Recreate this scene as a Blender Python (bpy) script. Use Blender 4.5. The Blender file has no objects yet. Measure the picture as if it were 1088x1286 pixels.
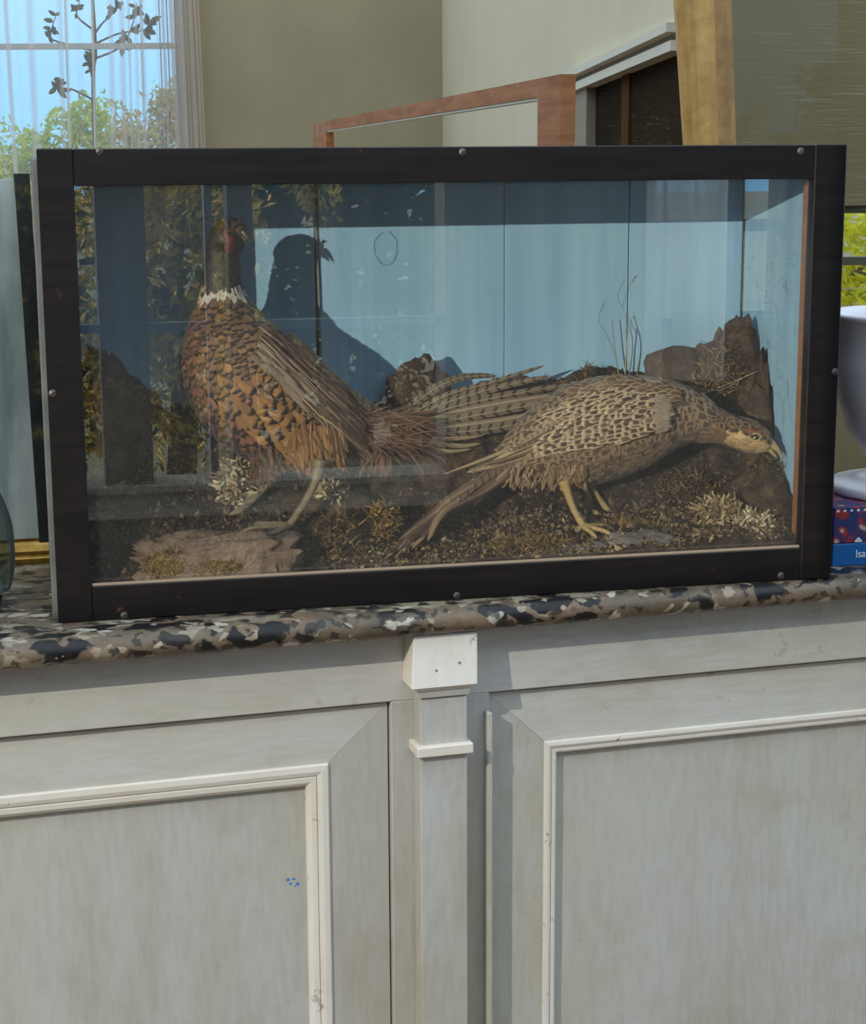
import bpy, bmesh, math, random
import numpy as np
from mathutils import Matrix, Vector

random.seed(7); rng = np.random.default_rng(11)
SC = bpy.context.scene
COL = SC.collection

# ------------------------------------------------------------------ camera
CAM = np.array([-0.0134, -2.1855, 0.5681]); YAW, PITCH, ROLL, FPX = 0.21466, 0.19985, 0.00517, 2300.0
def cam_axes():
    cy, sy = math.cos(YAW), math.sin(YAW)
    fwd = np.array([sy*math.cos(PITCH), cy*math.cos(PITCH), -math.sin(PITCH)])
    right = np.array([cy, -sy, 0.0]); down = -np.cross(right, fwd)
    c, s = math.cos(ROLL), math.sin(ROLL)
    return np.array([c*right + s*down, -s*right + c*down, fwd])
AX = cam_axes()
cd = bpy.data.cameras.new('camera'); cam = bpy.data.objects.new('camera', cd); COL.objects.link(cam)
cd.sensor_fit = 'HORIZONTAL'; cd.sensor_width = 36.0; cd.lens = 36.0*FPX/1088.0; cd.clip_start = 0.02; cd.clip_end = 300
M = Matrix.Identity(4)
for i in range(3):
    M[i][0] = AX[0][i]; M[i][1] = -AX[1][i]; M[i][2] = -AX[2][i]; M[i][3] = CAM[i]
cam.matrix_world = M
SC.camera = cam

# ------------------------------------------------------------------ sky, sun, exposure
SC.view_settings.view_transform = 'Standard'; SC.view_settings.look = 'None'
SC.view_settings.gamma = 1.0; SC.view_settings.use_curve_mapping = False
SC.view_settings.exposure = 0.0
W = bpy.data.worlds.new('sky'); SC.world = W; W.use_nodes = True
wn, wl = W.node_tree.nodes, W.node_tree.links
bgn = wn['Background']; tc = wn.new('ShaderNodeTexCoord'); sp = wn.new('ShaderNodeSeparateXYZ'); rp = wn.new('ShaderNodeValToRGB')
wl.new(tc.outputs['Generated'], sp.inputs[0]); wl.new(sp.outputs['Z'], rp.inputs[0]); wl.new(rp.outputs[0], bgn.inputs[0])
rp.color_ramp.elements[0].position = 0.0; rp.color_ramp.elements[0].color = (0.18, 0.42, 0.68, 1)
rp.color_ramp.elements[1].position = 0.6; rp.color_ramp.elements[1].color = (0.72, 0.86, 1.0, 1)
bgn.inputs[1].default_value = 2.1

SUN_DIR = Vector((0.857, 1.0, -0.229)).normalized()          # travel direction of the low sunbeam
sd = bpy.data.lights.new('sun', 'SUN'); so = bpy.data.objects.new('sun', sd); COL.objects.link(so)
sd.energy = 4.1; sd.color = (1.0, 0.92, 0.80); sd.angle = 0.004
so.rotation_euler = SUN_DIR.to_track_quat('-Z', 'Y').to_euler(); so.location = (-6, -7, 3)

CABROT = math.radians(4.1); CU = np.array([math.cos(CABROT), math.sin(CABROT), 0]); CN = np.array([-math.sin(CABROT), math.cos(CABROT), 0])
def cab(u, n, z): return CU*u + CN*n + np.array([0, 0, z])
SPOT_DIR = CU*1.41 + CN*1.0 + np.array([0, 0, -1.06])        # added unseen spotlight over the cabinet front
SPOT_POS = cab(0.5, -0.03, -0.2) - SPOT_DIR*2.2
ld = bpy.data.lights.new('added_spot_light', 'SPOT'); lo = bpy.data.objects.new('added_spot_light', ld); COL.objects.link(lo)
ld.energy = 430; ld.color = (1.0, 0.96, 0.87); ld.shadow_soft_size = 0.0015; ld.spot_size = math.radians(40); ld.spot_blend = 0.15
lo.location = SPOT_POS; lo.rotation_euler = Vector(cab(0.45, -0.03, -0.45) - SPOT_POS).to_track_quat('-Z', 'Y').to_euler()

# ------------------------------------------------------------------ helpers
def c(r, g, b):
    f = lambda v: (v/255/12.92) if v/255 <= 0.04045 else ((v/255+0.055)/1.055)**2.4
    return (f(r), f(g), f(b), 1.0)
def ray(px, py): return AX.T @ np.array([(px-544)/FPX, (py-643)/FPX, 1.0])
def at(px, py, Y):                       # pixel -> point on the upright plane y = Y
    d = ray(px, py); return CAM + (Y-CAM[1])/d[1]*d
HF = np.array([math.sin(YAW), math.cos(YAW), 0]); HR = np.array([math.cos(YAW), -math.sin(YAW), 0])
def onw(px, py, w):                      # pixel -> point at horizontal distance w in front of the camera
    d = ray(px, py); return CAM + w/(d@HF)*d

def mesh_obj(name, V, F, mats, parent=None, smooth=False, mi=None, attrs=None, autosmooth=None):
    me = bpy.data.meshes.new(name)
    me.from_pydata([tuple(map(float, v)) for v in V], [], [tuple(map(int, f)) for f in F])
    if not isinstance(mats, (list, tuple)): mats = [mats]
    for m in mats: me.materials.append(m)
    if mi is not None: me.polygons.foreach_set('material_index', np.asarray(mi, dtype=np.int32))
    if smooth: me.polygons.foreach_set('use_smooth', [True]*len(me.polygons))
    for k, (typ, arr) in (attrs or {}).items():
        a = me.attributes.new(k, typ, 'POINT')
        a.data.foreach_set('color' if typ == 'FLOAT_COLOR' else 'vector', np.asarray(arr, dtype=np.float32).ravel())
    me.update()
    o = bpy.data.objects.new(name, me); COL.objects.link(o)
    if parent is not None:
        o.parent = parent
        if parent.type == 'EMPTY': o.matrix_parent_inverse = Matrix.Translation(-Vector(parent.location))
    return o
def tag(o, label=None, cat=None, group=None, kind=None):
    if label: o['label'] = label
    if cat: o['category'] = cat
    if group: o['group'] = group
    if kind: o['kind'] = kind
    return o
def thing(name, label, cat, loc, group=None):
    o = bpy.data.objects.new(name, None); COL.objects.link(o); o.location = Vector([float(a) for a in loc]); o.empty_display_size = 0.02
    return tag(o, label, cat, group)
class MB:
    def __init__(s): s.V = []; s.F = []; s.M = []
    def add(s, V, F, m=0):
        b = len(s.V); s.V += [tuple(v) for v in V]; s.F += [tuple(i+b for i in f) for f in F]; s.M += [m]*len(F); return s
    def build(s, name, mats, parent=None, smooth=False): return mesh_obj(name, s.V, s.F, mats, parent, smooth, s.M)
ID = lambda x, y, z: np.array([x, y, z])
def box_geo(x0, x1, y0, y1, z0, z1, bev=0.0, xf=ID, seg=1):
    bm = bmesh.new()
    vs = [bm.verts.new((x, y, z)) for x in (x0, x1) for y in (y0, y1) for z in (z0, z1)]
    for f in ((0,1,3,2), (4,6,7,5), (0,4,5,1), (2,3,7,6), (0,2,6,4), (1,5,7,3)): bm.faces.new([vs[i] for i in f])
    bmesh.ops.recalc_face_normals(bm, faces=bm.faces)
    if bev > 0: bmesh.ops.bevel(bm, geom=list(bm.edges), offset=bev, segments=seg, affect='EDGES', profile=0.5)
    bm.verts.index_update()
    V = [xf(*v.co) for v in bm.verts]; F = [[v.index for v in f.verts] for f in bm.faces]; bm.free()
    return V, F
def box(name, x0, x1, y0, y1, z0, z1, mat, parent=None, bev=0.002, xf=ID):
    V, F = box_geo(x0, x1, y0, y1, z0, z1, bev, xf); return mesh_obj(name, V, F, mat, parent)
def catmull(P, n):
    P = np.asarray(P, float); k = len(P); t = np.linspace(0, k-1, n); i = np.clip(t.astype(int), 0, k-2); f = (t-i)[:, None]
    g = lambda j: P[np.clip(j, 0, k-1)]
    a, b, d, e = g(i-1), g(i), g(i+1), g(i+2)
    return 0.5*((2*b) + (-a+d)*f + (2*a-5*b+4*d-e)*f**2 + (-a+3*b-3*d+e)*f**3)
def tube_geo(P, R, n=8, cap=True):
    P = np.asarray(P, float); R = np.broadcast_to(np.asarray(R, float), (len(P),))
    V = []; F = []; T = np.gradient(P, axis=0); T /= np.linalg.norm(T, axis=1)[:, None]+1e-12
    a = np.cross(T[0], [0.3, 1, 0.1]); a /= np.linalg.norm(a)
    for i in range(len(P)):
        a = a - T[i]*(a@T[i]); a /= np.linalg.norm(a); b = np.cross(T[i], a)
        for k in range(n):
            th = 2*math.pi*k/n; V.append(P[i] + R[i]*(math.cos(th)*a + math.sin(th)*b))
    for i in range(len(P)-1):
        for k in range(n): F.append((i*n+k, i*n+(k+1) % n, (i+1)*n+(k+1) % n, (i+1)*n+k))
    if cap: F.append(tuple(range(n))[::-1]); F.append(tuple((len(P)-1)*n+k for k in range(n)))
    return V, F
def lathe_geo(prof, cx, cy, n=40):
    V = []; F = []
    for r, z in prof:
        for k in range(n):
            th = 2*math.pi*k/n; V.append((cx+r*math.cos(th), cy+r*math.sin(th), z))
    for i in range(len(prof)-1):
        for k in range(n): F.append((i*n+k, i*n+(k+1) % n, (i+1)*n+(k+1) % n, (i+1)*n+k))
    return V, F
# value noise for sculpting
_perm = rng.random((32, 32, 32))
def vnoise(P, sc):
    q = np.asarray(P, float)*sc + 100; i = np.floor(q).astype(int); f = q-i; f = f*f*(3-2*f); r = 0
    for dx in (0, 1):
        for dy in (0, 1):
            for dz in (0, 1):
                w = (f[..., 0] if dx else 1-f[..., 0])*(f[..., 1] if dy else 1-f[..., 1])*(f[..., 2] if dz else 1-f[..., 2])
                r = r + w*_perm[(i[..., 0]+dx) % 32, (i[..., 1]+dy) % 32, (i[..., 2]+dz) % 32]
    return r-0.5
def fbm(P, sc, o=4): return sum(vnoise(P, sc*2**k)/2**k for k in range(o))

# ------------------------------------------------------------------ materials
class NT:
    def __init__(s, name):
        s.m = bpy.data.materials.new(name); s.m.use_nodes = True; s.n = s.m.node_tree.nodes; s.l = s.m.node_tree.links
        s.p = s.n['Principled BSDF']; s.out = s.n['Material Output']; s._tc = None
    def tc(s, k='Object'):
        if s._tc is None: s._tc = s.n.new('ShaderNodeTexCoord')
        return s._tc.outputs[k]
    def link(s, a, b): s.l.new(a, b)
    def val(s, sock, v):
        if hasattr(v, 'type') and hasattr(v, 'node'): s.l.new(v, sock)
        else: sock.default_value = v
    def map(s, scale=(1, 1, 1), rot=(0, 0, 0), vec=None):
        n = s.n.new('ShaderNodeMapping'); s.link(vec or s.tc(), n.inputs[0]); n.inputs['Scale'].default_value = scale; n.inputs['Rotation'].default_value = rot; return n.outputs[0]
    def noise(s, scale, detail=4, rough=0.55, vec=None, dist=0.0):
        n = s.n.new('ShaderNodeTexNoise'); s.link(vec or s.tc(), n.inputs['Vector']); n.inputs['Scale'].default_value = scale; n.inputs['Detail'].default_value = detail
        n.inputs['Roughness'].default_value = rough; n.inputs['Distortion'].default_value = dist; return n.outputs[0]
    def vor(s, scale, vec=None, feature='F1', out='Color', rand=1.0):
        n = s.n.new('ShaderNodeTexVoronoi'); n.feature = feature; s.link(vec or s.tc(), n.inputs['Vector']); n.inputs['Scale'].default_value = scale
        n.inputs['Randomness'].default_value = rand; return n.outputs[out]
    def ramp(s, fac, stops, interp='LINEAR'):
        n = s.n.new('ShaderNodeValToRGB'); s.link(fac, n.inputs[0]); n.color_ramp.interpolation = interp; e = n.color_ramp.elements
        while len(e) < len(stops): e.new(0.5)
        for i, (p, col) in enumerate(stops):
            e[i].position = p; e[i].color = col if isinstance(col, tuple) else (col, col, col, 1)
        return n.outputs[0]
    def mix(s, fac, a, b, mode='MIX'):
        n = s.n.new('ShaderNodeMix'); n.data_type = 'RGBA'; n.blend_type = mode
        s.val(n.inputs[0], fac); s.val(n.inputs[6], a); s.val(n.inputs[7], b); return n.outputs[2]
    def math(s, op, a, b=0.0, cc=0.0):
        n = s.n.new('ShaderNodeMath'); n.operation = op; s.val(n.inputs[0], a); s.val(n.inputs[1], b); s.val(n.inputs[2], cc); return n.outputs[0]
    def attr(s, name, out='Color'):
        n = s.n.new('ShaderNodeAttribute'); n.attribute_name = name; return n.outputs[out]
    def bump(s, h, strength=0.3, dist=0.002):
        n = s.n.new('ShaderNodeBump'); s.link(h, n.inputs['Height']); n.inputs['Strength'].default_value = strength; n.inputs['Distance'].default_value = dist
        s.link(n.outputs[0], s.p.inputs['Normal'])
    def col(s, v): s.val(s.p.inputs['Base Color'], v)
    def set(s, rough=0.6, metal=0.0, spec=0.5):
        s.p.inputs['Roughness'].default_value = rough; s.p.inputs['Metallic'].default_value = metal; s.p.inputs['Specular IOR Level'].default_value = spec; return s
def plain(name, col, rough=0.6, metal=0.0, spec=0.5, var=0.0, scale=20, bump=0.0):
    t = NT(name); t.set(rough, metal, spec); t.col(col)
    if var > 0:
        f = t.noise(scale, 5); d = tuple(x*(1-var) for x in col[:3])+(1,); l = tuple(min(1, x*(1+var)) for x in col[:3])+(1,)
        t.col(t.ramp(f, [(0.3, d), (0.7, l)]))
        if bump: t.bump(f, bump)
    return t.m

def paint(name, base, warm, cool, axis='z', rough=0.55, chip=0.0, worn=0.5):
    t = NT(name); t.set(rough, 0, 0.3)
    st = (7, 7, 1.3) if axis == 'z' else (1.3, 7, 9)
    a = t.noise(1.0, 5, 0.6, t.map(st)); b = t.noise(2.6, 5, 0.65); g = t.noise(1.0, 4, 0.65, t.map(tuple(x*16 for x in st))); d = t.noise(7.0, 6, 0.7)
    k = t.mix(t.ramp(a, [(0.38, 0.0), (0.64, 1.0)]), warm, cool)
    k = t.mix(t.ramp(b, [(0.38, 0.0), (0.66, 0.9)]), k, base)
    k = t.mix(t.ramp(t.noise(1.4, 3, 0.5), [(0.48, 0.0), (0.70, 0.40*worn)]), k, c(186, 182, 152))
    k = t.mix(t.math('MULTIPLY', t.ramp(d, [(0.52, 0.0), (0.70, 1.0)]), 0.45*worn), k, c(170, 160, 136))
    k = t.mix(t.math('MULTIPLY', t.ramp(g, [(0.40, 1.0), (0.56, 0.0)]), 0.10*worn), k, c(120, 112, 92))
    if chip:
        h = t.noise(38, 6, 0.7); h2 = t.noise(6, 2, 0.5)
        msk = t.math('MULTIPLY', t.ramp(h, [(0.60, 0.0), (0.64, 1.0)]), t.ramp(h2, [(0.50, 0.0), (0.62, chip)]))
        k = t.mix(msk, k, c(140, 104, 84))
    t.col(k); t.bump(g, 0.12, 0.001)
    return t.m
m_cab_v = paint('grey_paint_vertical', c(188, 184, 176), c(174, 167, 150), c(192, 191, 188), 'z', 0.55, 0.15, 1.0)
m_cab_h = paint('grey_paint_horizontal', c(202, 198, 190), c(190, 183, 166), c(205, 204, 202), 'x', 0.55, 0.3, 0.8)
m_cream = paint('cream_paint', c(230, 222, 208), c(218, 206, 186), c(234, 228, 220), 'z', 0.5, 0.9, 0.35)
m_cream_h = paint('cream_paint_flat', c(230, 222, 210), c(218, 206, 188), c(234, 228, 220), 'x', 0.5, 0.95, 0.35)
m_dark = plain('dark_gap', c(40, 30, 26), 0.9)

def black_wood():
    t = NT('ebonised_wood'); t.set(0.38, 0, 0.3)
    g = t.noise(1.0, 6, 0.65, t.map((6, 60, 60))); g2 = t.noise(1.0, 6, 0.65, t.map((60, 60, 6))); sc = t.noise(22, 6, 0.7)
    k = t.ramp(g, [(0.35, c(12, 10, 11)), (0.7, c(25, 21, 21))])
    k = t.mix(t.ramp(sc, [(0.66, 0.0), (0.72, 0.5)]), k, c(96, 70, 50))
    t.col(k); t.bump(g2, 0.15, 0.001); return t.m
m_black = black_wood()

def marble():
    t = NT('breccia_marble'); t.set(0.34, 0, 0.3)
    wv = t.n.new('ShaderNodeMixRGB'); wv.inputs[0].default_value = 0.045
    t.link(t.tc(), wv.inputs[1]); nz = t.n.new('ShaderNodeTexNoise'); nz.inputs['Scale'].default_value = 22; nz.inputs['Detail'].default_value = 4
    t.link(t.tc(), nz.inputs[0]); t.link(nz.outputs['Color'], wv.inputs[2]); v = wv.outputs[0]
    base = t.ramp(t.noise(6, 5, 0.6), [(0.3, c(66, 58, 48)), (0.5, c(108, 95, 78)), (0.72, c(128, 106, 86))])
    s1 = t.map((17, 34, 34), vec=v)
    col1 = t.vor(1.0, s1); e1 = t.vor(1.0, s1, 'DISTANCE_TO_EDGE', 'Distance')
    sep = t.n.new('ShaderNodeSeparateColor'); t.link(col1, sep.inputs[0])
    in1 = t.ramp(e1, [(0.07, 0.0), (0.13, 1.0)])
    k = t.mix(t.math('MULTIPLY', in1, t.ramp(sep.outputs[0], [(0.38, 1.0), (0.39, 0.0)])), base, c(30, 29, 30))
    k = t.mix(t.math('MULTIPLY', in1, t.ramp(sep.outputs[1], [(0.82, 0.0), (0.83, 0.85)])), k, c(150, 140, 118))
    s2 = t.map((38, 62, 62), vec=v); col2 = t.vor(1.0, s2); e2 = t.vor(1.0, s2, 'DISTANCE_TO_EDGE', 'Distance')
    sp2 = t.n.new('ShaderNodeSeparateColor'); t.link(col2, sp2.inputs[0]); in2 = t.ramp(e2, [(0.06, 0.0), (0.12, 1.0)])
    k = t.mix(t.math('MULTIPLY', in2, t.ramp(sp2.outputs[0], [(0.89, 0.0), (0.90, 0.9)])), k, c(186, 178, 162))
    k = t.mix(t.math('MULTIPLY', in2, t.ramp(sp2.outputs[1], [(0.84, 0.0), (0.85, 0.9)])), k, c(30, 29, 31))
    k = t.mix(t.math('MULTIPLY', in2, t.ramp(sp2.outputs[2], [(0.93, 0.0), (0.94, 0.5)])), k, c(140, 108, 88))
    s3 = t.map((90, 130, 130), vec=v); c3 = t.vor(1.0, s3); sp3 = t.n.new('ShaderNodeSeparateColor'); t.link(c3, sp3.inputs[0])
    k = t.mix(t.ramp(sp3.outputs[0], [(0.84, 0.0), (0.85, 0.75)]), k, c(40, 37, 36)); k = t.mix(t.ramp(sp3.outputs[1], [(0.93, 0.0), (0.94, 0.7)]), k, c(176, 160, 138))
    k = t.mix(1.0, k, t.ramp(t.noise(60, 5, .7), [(.3, .75), (.7, 1.2)]), 'MULTIPLY')
    t.col(k); return t.m
m_marble = marble()

def blue_board():
    t = NT('blue_distemper'); t.set(0.8, 0, 0.2)
    a = t.noise(1.0, 5, 0.6, t.map((26, 26, 1.2))); b = t.noise(7, 5, 0.6)
    k = t.mix(t.ramp(a, [(0.35, 0.0), (0.7, 1.0)]), c(136, 172, 198), c(158, 192, 212))
    k = t.mix(t.ramp(b, [(0.45, 0.0), (0.75, 0.35)]), k, c(148, 184, 192))
    e = t.noise(13, 2, 0.5, dist=1.5)
    crk = t.math('MULTIPLY', t.ramp(e, [(0.490, 0.0), (0.5, 1.0), (0.510, 0.0)]), t.ramp(t.noise(3.3, 2), [(0.52, 0.0), (0.62, 0.45)]))
    k = t.mix(crk, k, c(84, 112, 126))
    t.col(k); return t.m
m_blue = blue_board()
m_bead = plain('pine_bead', c(156, 100, 62), 0.6, var=0.2, scale=60)
m_palebead = plain('pale_bead', c(124, 110, 92), 0.7)
m_greywood = plain('grey_side', c(84, 88, 86), 0.8, var=0.25)
m_screw = plain('steel_screw', c(84, 80, 76), 0.5, 0.6, var=.3, scale=300)

def pane(name, tint=(0.97, 0.985, 0.98, 1), scratch=0.0, refl=1.0, dust=0.0):
    t = NT(name); n = t.n; n.remove(t.p)
    tr = n.new('ShaderNodeBsdfTransparent'); tr.inputs[0].default_value = tint
    gl = n.new('ShaderNodeBsdfGlossy'); gl.inputs['Roughness'].default_value = 0.0; gl.inputs[0].default_value = (1, 1, 1, 1)
    fr = n.new('ShaderNodeLayerWeight'); fr.inputs[0].default_value = 0.5
    mx = n.new('ShaderNodeMixShader'); f2 = t.math('MULTIPLY', t.math('MULTIPLY_ADD', t.math('POWER', fr.outputs['Facing'], 5.0), 0.96, 0.04), refl)
    t.link(f2, mx.inputs[0]); t.link(tr.outputs[0], mx.inputs[1]); t.link(gl.outputs[0], mx.inputs[2]); sh = mx.outputs[0]
    if dust:
        dd = n.new('ShaderNodeBsdfDiffuse'); dd.inputs[0].default_value = (.8, .8, .8, 1); m3 = n.new('ShaderNodeMixShader')
        t.link(t.ramp(t.noise(9, 5, .7), [(.3, dust*.7), (.7, dust*1.3)]), m3.inputs[0]); t.link(sh, m3.inputs[1]); t.link(dd.outputs[0], m3.inputs[2]); sh = m3.outputs[0]
    if scratch:
        df = n.new('ShaderNodeBsdfDiffuse'); df.inputs[0].default_value = c(190, 186, 165)
        a = t.noise(1.0, 2, 0.5, t.map((7, 7, 420), (0, 0.35, 0)), 0.8); b = t.noise(1.0, 2, 0.5, t.map((9, 9, 480), (0, -0.5, 0)), 1.0); z = t.noise(5, 3)
        s = t.math('ADD', t.ramp(a, [(0.61, 0.0), (0.66, 1.0)]), t.ramp(b, [(0.61, 0.0), (0.66, 1.0)]))
        s = t.math('MULTIPLY', t.math('MULTIPLY', s, t.ramp(z, [(0.4, 0.1), (0.65, 1.0)])), scratch)
        m2 = n.new('ShaderNodeMixShader'); t.link(s, m2.inputs[0]); t.link(sh, m2.inputs[1]); t.link(df.outputs[0], m2.inputs[2]); sh = m2.outputs[0]
    t.link(sh, t.out.inputs[0]); return t.m
m_glass = pane('old_glass', (0.96, 0.985, 0.98, 1), 0.0, 3.1, 0.009)
m_scratch = pane('scratched_glass', (0.95, 0.95, 0.92, 1), 0.20, 0.25)
m_window = pane('window_glass', (0.98, 0.99, 0.99, 1), 0.0, 0.6)

def earth(name, d, m, l, sc=30):
    t = NT(name); t.set(0.95, 0, 0.15); f = t.noise(sc, 8, 0.7); g = t.noise(sc*5, 4, 0.6)
    k = t.ramp(f, [(0.3, d), (0.5, m), (0.7, l)]); k = t.mix(t.ramp(g, [(0.35, 0.55), (0.6, 0.0)]), k, d)
    t.col(k); t.bump(t.math('ADD', f, g), 0.9, 0.006); return t.m
m_earth = earth('peat_earth', c(34, 25, 19), c(68, 52, 40), c(110, 90, 70))
m_peat = earth('dark_peat', c(44, 31, 24), c(86, 66, 50), c(124, 100, 78), 38)
m_rock = earth('ledge_stone', c(96, 74, 60), c(140, 114, 96), c(166, 140, 120), 22)
m_greyrock = earth('grey_stone', c(92, 82, 74), c(138, 124, 114), c(168, 152, 142), 22)

def feather_mat(name, rough=0.6, sheen=0.0, spec=0.3):
    t = NT(name); t.set(rough, 0, spec); t.p.inputs['Sheen Weight'].default_value = sheen
    fp = t.attr('fp', 'Vector'); s = t.n.new('ShaderNodeSeparateXYZ'); t.link(fp, s.inputs[0]); u, v, st = s.outputs
    au = t.math('ABSOLUTE', u)
    tip = t.ramp(v, [(0.68, 0.0), (0.80, 1.0)])
    ed = t.math('MAXIMUM', au, t.math('SUBTRACT', t.math('MULTIPLY', v, 1.35), 0.35)); lace = t.ramp(ed, [(0.55, 0.0), (0.72, 1.0)])
    w = t.math('SINE', t.math('ADD', t.math('MULTIPLY', v, 95.0), t.math('MULTIPLY', au, -2.2))); bars = t.ramp(w, [(0.45, 0.0), (0.75, 1.0)])
    streak = t.ramp(au, [(0.10, 1.0), (0.34, 0.0)])
    eq = lambda k: t.math('COMPARE', st, float(k), 0.2)
    msk = t.math('ADD', t.math('ADD', t.math('MULTIPLY', tip, eq(0)), t.math('MULTIPLY', lace, eq(1))), t.math('ADD', t.math('MULTIPLY', bars, eq(2)), t.math('MULTIPLY', streak, eq(3))))
    k = t.mix(msk, t.attr('base'), t.attr('tip'))
    cb = t.n.new('ShaderNodeCombineXYZ'); t.link(t.math('MULTIPLY', u, 9.0), cb.inputs[0]); t.link(t.math('MULTIPLY', v, 2.0), cb.inputs[1])
    ob = t.n.new('ShaderNodeSeparateXYZ'); t.link(t.tc(), ob.inputs[0]); t.link(t.math('MULTIPLY', ob.outputs[0], 130.0), cb.inputs[2])
    b = t.noise(1.0, 3, 0.6, cb.outputs[0])
    k = t.mix(1.0, k, t.ramp(b, [(0.3, 0.60), (0.7, 1.22)]), 'MULTIPLY'); k = t.mix(1.0, k, (1.0, 0.865, 0.815, 1), 'MULTIPLY')
    t.col(k); t.bump(b, 0.3, 0.001); return t.m
m_feather = feather_mat('feather', 0.65, 0.15)
m_gloss = feather_mat('glossy_feather', 0.45, 0.0, 0.4)
m_skin = plain('bird_skin', c(92, 70, 50), 0.8)
m_red = plain('red_wattle', c(104, 42, 36), 0.6, var=0.35, scale=300, bump=0.4)
m_horn = plain('horn_beak', c(172, 146, 98), 0.4, var=0.2, scale=120)
m_darkhorn = plain('dark_horn_beak', c(72, 56, 44), 0.4)
m_eye = plain('glass_eye', c(22, 12, 8), 0.05, spec=1.0)
m_legG = plain('grey_leg', c(124, 104, 78), 0.6, var=0.3, scale=160, bump=0.4)
m_legY = plain('yellow_leg', c(172, 140, 86), 0.6, var=0.25, scale=160, bump=0.4)

# ------------------------------------------------------------------ setting: floor, walls, windows
def wallpaint(name, col, var=0.1):
    t = NT(name); t.set(0.85, 0, 0.2); f = t.noise(2.0, 5, 0.6); g = t.noise(1.0, 3, 0.6, t.map((8, 8, 1.2)))
    d = tuple(x*(1-var) for x in col[:3])+(1,); l = tuple(x*(1+var) for x in col[:3])+(1,)
    k = t.ramp(f, [(0.3, d), (0.7, l)]); k = t.mix(t.ramp(g, [(0.4, 0.0), (0.7, 0.3)]), k, d); t.col(k); return t.m
m_olive = wallpaint('olive_wall_paint', c(166, 152, 124))
m_wall_lit = wallpaint('lit_wall_paint', c(212, 202, 174), 0.05)  # same paint as the far wall, with window light put into the colour
m_olive2 = wallpaint('dark_olive_wall_paint', c(142, 128, 98))
m_plaster = wallpaint('front_wall_plaster', c(150, 146, 136))
m_trimw = plain('white_trim', c(220, 212, 192), 0.6)
m_greytrim = plain('grey_trim', c(146, 138, 116), 0.7)
m_floor = plain('floor_boards', c(120, 98, 76), 0.7, var=0.15, scale=4)
FZ = -0.95
def fr(a, w, z): return np.array([CAM[0], CAM[1], 0]) + HR*a + HF*w + np.array([0, 0, z])
def room(name, a0, a1, w0, w1, z0, z1, mat, parent=None, bev=0.0, kind=None):
    o = box(name, a0, a1, w0, w1, z0, z1, mat, parent, bev, fr)
    if kind: o['kind'] = kind
    return o
def joined(name, boxes, mat, xf=ID, parent=None, kind='structure', bev=0.0):
    m = MB()
    for b in boxes: m.add(*box_geo(*b, bev, xf))
    o = m.build(name, mat, parent)
    if kind: o['kind'] = kind
    return o
box('floor', -5.2, 9, -4.4, 9.5, FZ-0.1, FZ, m_floor, None, 0)['kind'] = 'structure'
gnd = box('ground', -40, 60, -60, 80, FZ-0.5, FZ-0.3, plain('garden_ground', c(120, 112, 84), 0.9, var=0.3, scale=0.6), None, 0); gnd['kind'] = 'structure'
WT = 2.5
def pa(px, w, py=150): p = onw(px, py, w); return (p-CAM)@HR
def pz(py, w, px=544): return onw(px, py, w)[2]
# far window wall, 8 m away, with the curtained window; a mirror's reflection built as solid room
WF = 8.0
wa0, wa1 = pa(-220, WF), pa(236, WF); wz0, wz1 = 0.15, 1.75; ca = pa(556, WF)
joined('wall_back', [(-3.4, wa0, WF, WF+0.15, FZ, WT), (wa1, ca+0.02, WF, WF+0.15, FZ, WT), (wa0, wa1, WF, WF+0.15, FZ, wz0), (wa0, wa1, WF, WF+0.15, wz1, WT)], m_olive, fr)
win = thing('window_1', 'tall window behind a sheer curtain at the upper left', 'window', fr((wa0+wa1)/2, WF, wz0)); win['kind'] = 'structure'
m_sash = plain('white_sash', c(196, 198, 196), 0.5)
joined('window_frame', [(wa0, wa0+.05, WF+.03, WF+.1, wz0, wz1), (wa1-.05, wa1, WF+.03, WF+.1, wz0, wz1), (wa0, wa1, WF+.03, WF+.1, wz0, wz0+.05), (wa0, wa1, WF+.03, WF+.1, wz1-.05, wz1)], m_sash, fr, win, None)
mz = pz(55, WF)
room('glazing_bar', wa0+.05, wa1-.05, WF+.04, WF+.08, mz-.012, mz+.012, m_sash, win)
room('window_pane', wa0+.04, wa1-.04, WF+.055, WF+.06, wz0+.04, wz1-.04, m_window, win)
# sheer curtain
def sheer(name, lo_op, hi_op):
    t = NT(name); n = t.n; n.remove(t.p)
    tr = n.new('ShaderNodeBsdfTransparent'); df = n.new('ShaderNodeBsdfDiffuse'); tl = n.new('ShaderNodeBsdfTranslucent')
    df.inputs[0].default_value = c(226, 216, 206); tl.inputs[0].default_value = c(226, 214, 204)
    add = n.new('ShaderNodeMixShader'); add.inputs[0].default_value = 0.62; t.link(df.outputs[0], add.inputs[1]); t.link(tl.outputs[0], add.inputs[2])
    mx = n.new('ShaderNodeMixShader'); lw = n.new('ShaderNodeLayerWeight'); lw.inputs[0].default_value = 0.5
    t.link(t.ramp(lw.outputs['Facing'], [(0.1, lo_op), (0.75, hi_op)]), mx.inputs[0]); t.link(tr.outputs[0], mx.inputs[1]); t.link(add.outputs[0], mx.inputs[2]); t.link(mx.outputs[0], t.out.inputs[0])
    return t.m
m_sheer = sheer('sheer_cotton', 0.26, 0.96)
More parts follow.
